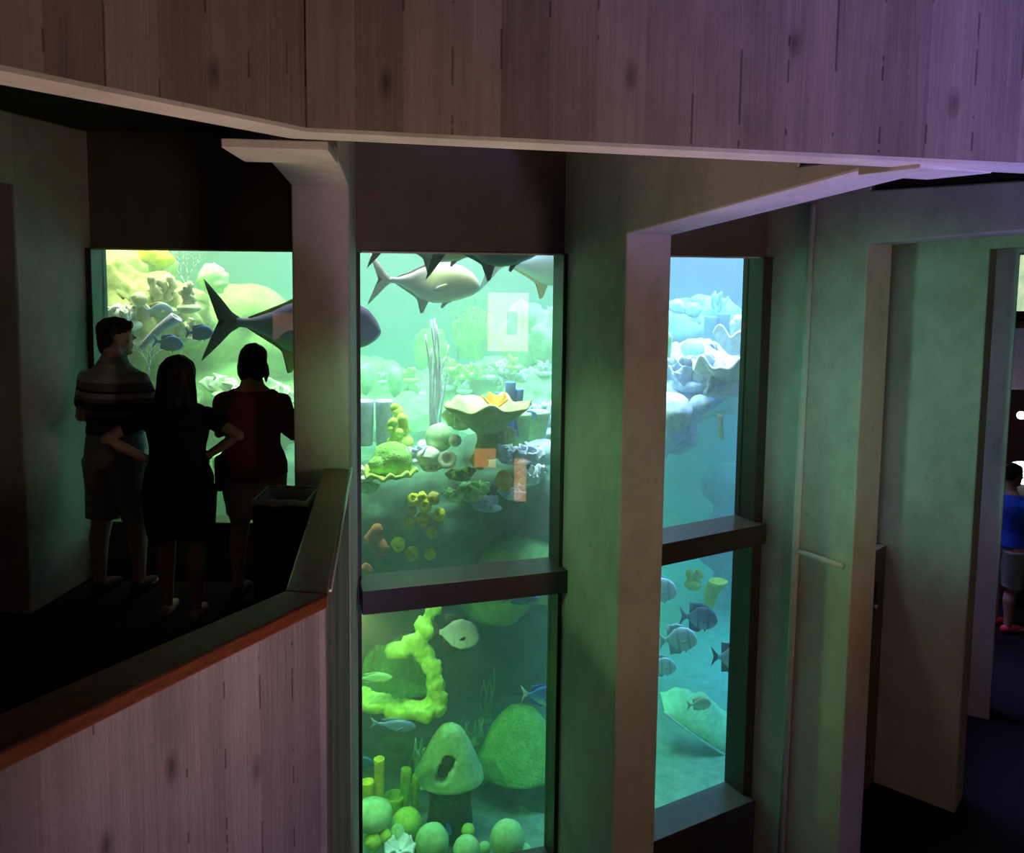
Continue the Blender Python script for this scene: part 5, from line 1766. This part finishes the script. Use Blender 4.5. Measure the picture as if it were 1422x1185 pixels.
def case(x0, y0, x1, y1, dist, mat, label, ring=None, bay=1, deep=0.5):
    c, hit = mirror_point((x0 + x1) / 2, (y0 + y1) / 2, dist, bay)
    tot = dist + 6.0
    w, hgt = px(x1 - x0, tot), px(y1 - y0, tot)
    fwd = hit - c
    ang = math.atan2(fwd.y, fwd.x) - pi / 2
    e = empty('exhibit_case', c, ang)
    tag(e, label, 'display case')
    MB().box((-w / 2, -.06, -hgt / 2), (w / 2, 0, hgt / 2)).build('lit_panel', mat, e, False)
    fr = MB()
    g = .05
    fr.box((-w / 2 - g, -.10, -hgt / 2 - g), (-w / 2, deep, hgt / 2 + g)).box((w / 2, -.10, -hgt / 2 - g), (w / 2 + g, deep, hgt / 2 + g)).box((-w / 2, -.10, hgt / 2), (w / 2, deep, hgt / 2 + g)).box((-w / 2, -.10, -hgt / 2 - g), (w / 2, deep, -hgt / 2))  # sides drawn out deep, shaped to keep the panel glow off the hall
    fr.build('frame', M_BLACK, e, False)
    MB().box((-w / 2, -.20, -(c.z - ZLOW)), (w / 2, -.10, hgt / 2 + g)).build('cabinet', M_BLACK, e, False)
    if ring:
        MB().box((-w * .10, .001, -hgt * .22), (w * .12, .012, hgt * .16)).build('plaque', emis('lit_plaque_green', (0.55, 0.62, 0.40), 1.2), e, False)
    return e


case(380, 432, 408, 470, 7.0, emis('lit_case_coral', (1.0, 0.36, 0.12), 4.5, (0.5, 0.35, 0.3), 6.0), 'orange lit display case behind the balcony people', None, 0)
big = case(677, 405, 743, 488, 7.0, emis('lit_case_peach', (1.0, 0.80, 0.55), 15.0, (1.0, 0.86, 0.66), 2.0), 'tall display case with peach, orange and amber lit panels behind the viewer', True)
for x0, y0, x1, y1, mt in ((716, 640, 738, 700, emis('lit_case_orange', (1.0, 0.40, 0.08), 11.0, (0.9, 0.55, 0.3), 5.0)), (660, 626, 690, 652, emis('lit_case_amber', (1.0, 0.34, 0.06), 11.0, (1.0, 0.5, 0.2), 5.0))):
    k_ = px(1, 13.0)
    # the case faces the viewer through the mirror of the pane, so its panels run the other way round
    cx_, cz_ = ((x0 + x1) / 2 - 710) * k_, (446.5 - (y0 + y1) / 2) * k_
    MB().box((cx_ - (x1 - x0) / 2 * k_, -.06, cz_ - (y1 - y0) / 2 * k_), (cx_ + (x1 - x0) / 2 * k_, 0.0, cz_ + (y1 - y0) / 2 * k_)).build('lit_panel', mt, big, False)
# ------------------------------------------------------------------ water, lights, view


def water_mat():
    k = NT('tank_water')
    sc = k.n('ShaderNodeVolumeScatter')
    sc.inputs['Color'].default_value = (0.92, 1.0, 0.92, 1)
    sc.inputs['Density'].default_value = 0.095
    sc.inputs['Anisotropy'].default_value = 0.2
    ab = k.n('ShaderNodeVolumeAbsorption')
    ab.inputs['Color'].default_value = (0.06, 0.91, 0.80, 1)
    ab.inputs['Density'].default_value = 0.32
    ad = k.n('ShaderNodeAddShader')
    k.t.links.new(sc.outputs[0], ad.inputs[0])
    k.t.links.new(ab.outputs[0], ad.inputs[1])
    k.t.links.new(ad.outputs[0], k.out.inputs['Volume'])
    return k.m


wpts = []
for i in range(N_FACE):
    P = pier_frame(i) @ Vector((0, TD + 0.15, 0))
    wpts.append((P.x, P.y))
water = MB().prism(wpts, -3.6, 2.75).build('tank_water', water_mat(), None, False)
tag(water, None, None, None, 'structure')


def area(name, loc, size, power, color, rot=(0, 0, 0), size_y=None, spread=None):
    l = bpy.data.lights.new(name, 'AREA')
    l.energy = power
    l.color = color
    l.size = size
    if size_y:
        l.shape = 'RECTANGLE'
        l.size_y = size_y
    if spread:
        l.spread = spread
    o = bpy.data.objects.new(name, l)
    COL.objects.link(o)
    o.location = loc
    o.rotation_euler = rot
    return o


def aim(o, target):
    d = Vector(target) - o.location
    o.rotation_euler = d.to_track_quat('-Z', 'Y').to_euler()


def spot(name, loc, target, power, color, angle=60, blend=0.6, r=0.1):
    l = bpy.data.lights.new(name, 'SPOT')
    l.energy = power
    l.color = color
    l.spot_size = radians(angle)
    l.spot_blend = blend
    l.shadow_soft_size = r
    o = bpy.data.objects.new(name, l)
    COL.objects.link(o)
    o.location = loc
    aim(o, target)
    return o


for nm_, loc_, sz_, en_, co_ in (
        ('tank_lamp', (-0.4, 9.2, 5.6), (3.2, 3.2), 600, (1.0, 0.62, 0.62)),
        ('tank_lamp', (-3.7, 9.3, 5.6), (3.2, 3.2), 520, (1.0, 0.62, 0.40)),
        ('tank_lamp', (3.4, 10.6, 5.6), (3.0, 3.4), 1050, (0.56, 0.34, 0.95)),
        ('tank_lamp', (-1.6, 14.6, 5.6), (7.0, 6.0), 950, (1.0, 0.66, 0.72))):
    area(nm_, loc_, sz_[0], en_, co_, (0, 0, 0), sz_[1], radians(60))

spot('tank_fill_spot', (-0.5, 7.0, 2.66), (-0.55, 7.2, -2.6), 420, (1.0, 0.86, 0.36), 46, 0.7, 0.15)  # fill added out of sight behind the lintel to brighten the lower pane
spot('tank_fill_spot', at(484, 846, 6.2), (-0.35, 7.6, -2.7), 95, (0.86, 1.0, 0.28), 100, 0.9, 0.04)  # second added fill, hidden behind the pier, for the sponges low down

# hall lamps low in the well in front of the balcony, coloured ones around the hall, and fill spots added for the piers
spot('hall_or_fill_spot', (0.0, 0.9, -1.9), (0.0, 3.0, 3.2), 440, (1.0, 0.68, 0.58), 54, 0.9, 0.25)
spot('hall_or_fill_spot', (0.2, -0.9, -1.7), (-1.0, 2.6, -0.3), 210, (0.72, 0.52, 0.98), 46, 0.9, 0.25)
spot('hall_or_fill_spot', (6.0, -1.2, -0.4), (1.9, 5.6, 0.9), 90, (1.0, 0.28, 0.11), 34, 0.9, 0.3)  # warm fill added for the brown pier fronts
spot('hall_or_fill_spot', (0.6, -1.5, 0.2), (-1.05, 4.8, 1.95), 26, (1.0, 0.45, 0.22), 11, 0.8, 0.1)  # narrow warm fill added to lift the balcony pier's front
spot('pier_fill_spot', (-2.4, 3.2, 2.5), (0.80, 5.6, 0.3), 120, (0.34, 1.0, 0.34), 32, 0.9, 0.1)  # unseen green fill added to brighten the second pier's side face
spot('hall_or_fill_spot', (-0.5, 0.8, 1.2), (3.5, 6.8, 1.1), 330, (0.30, 1.0, 0.72), 30, 1.0, 0.12)  # added blue-green fill on the side faces of the farther piers
spot('hall_or_fill_spot', (5.2, 0.2, -1.0), (2.7, 3.3, 3.4), 1900, (0.24, 0.20, 1.0), 50, 1.0, 0.15)
spot('hall_or_fill_spot', (5.4, 2.4, -2.5), (2.6, 6.0, -2.0), 25, (0.10, 0.10, 1.0), 22, 0.9, 0.1)

w = bpy.data.worlds.new('world')
scene.world = w
w.use_nodes = True
w.node_tree.nodes['Background'].inputs[0].default_value = (0.012, 0.009, 0.012, 1)
w.node_tree.nodes['Background'].inputs[1].default_value = 0.15

scene.view_settings.view_transform = 'Standard'
scene.view_settings.look = 'None'
scene.view_settings.gamma = 1.0
scene.view_settings.use_curve_mapping = False
scene.view_settings.exposure = 0.0
cy = scene.cycles
cy.use_denoising = True
try:
    cy.denoiser = 'OPENIMAGEDENOISE'
    cy.denoising_input_passes = 'RGB_ALBEDO_NORMAL'
except Exception:
    pass
cy.max_bounces = 6
cy.diffuse_bounces = 3
cy.glossy_bounces = 3
cy.transmission_bounces = 4
cy.transparent_max_bounces = 24
cy.volume_bounces = 1
cy.sample_clamp_indirect = 6.0
cy.caustics_reflective = False
cy.caustics_refractive = False
cy.use_light_tree = True
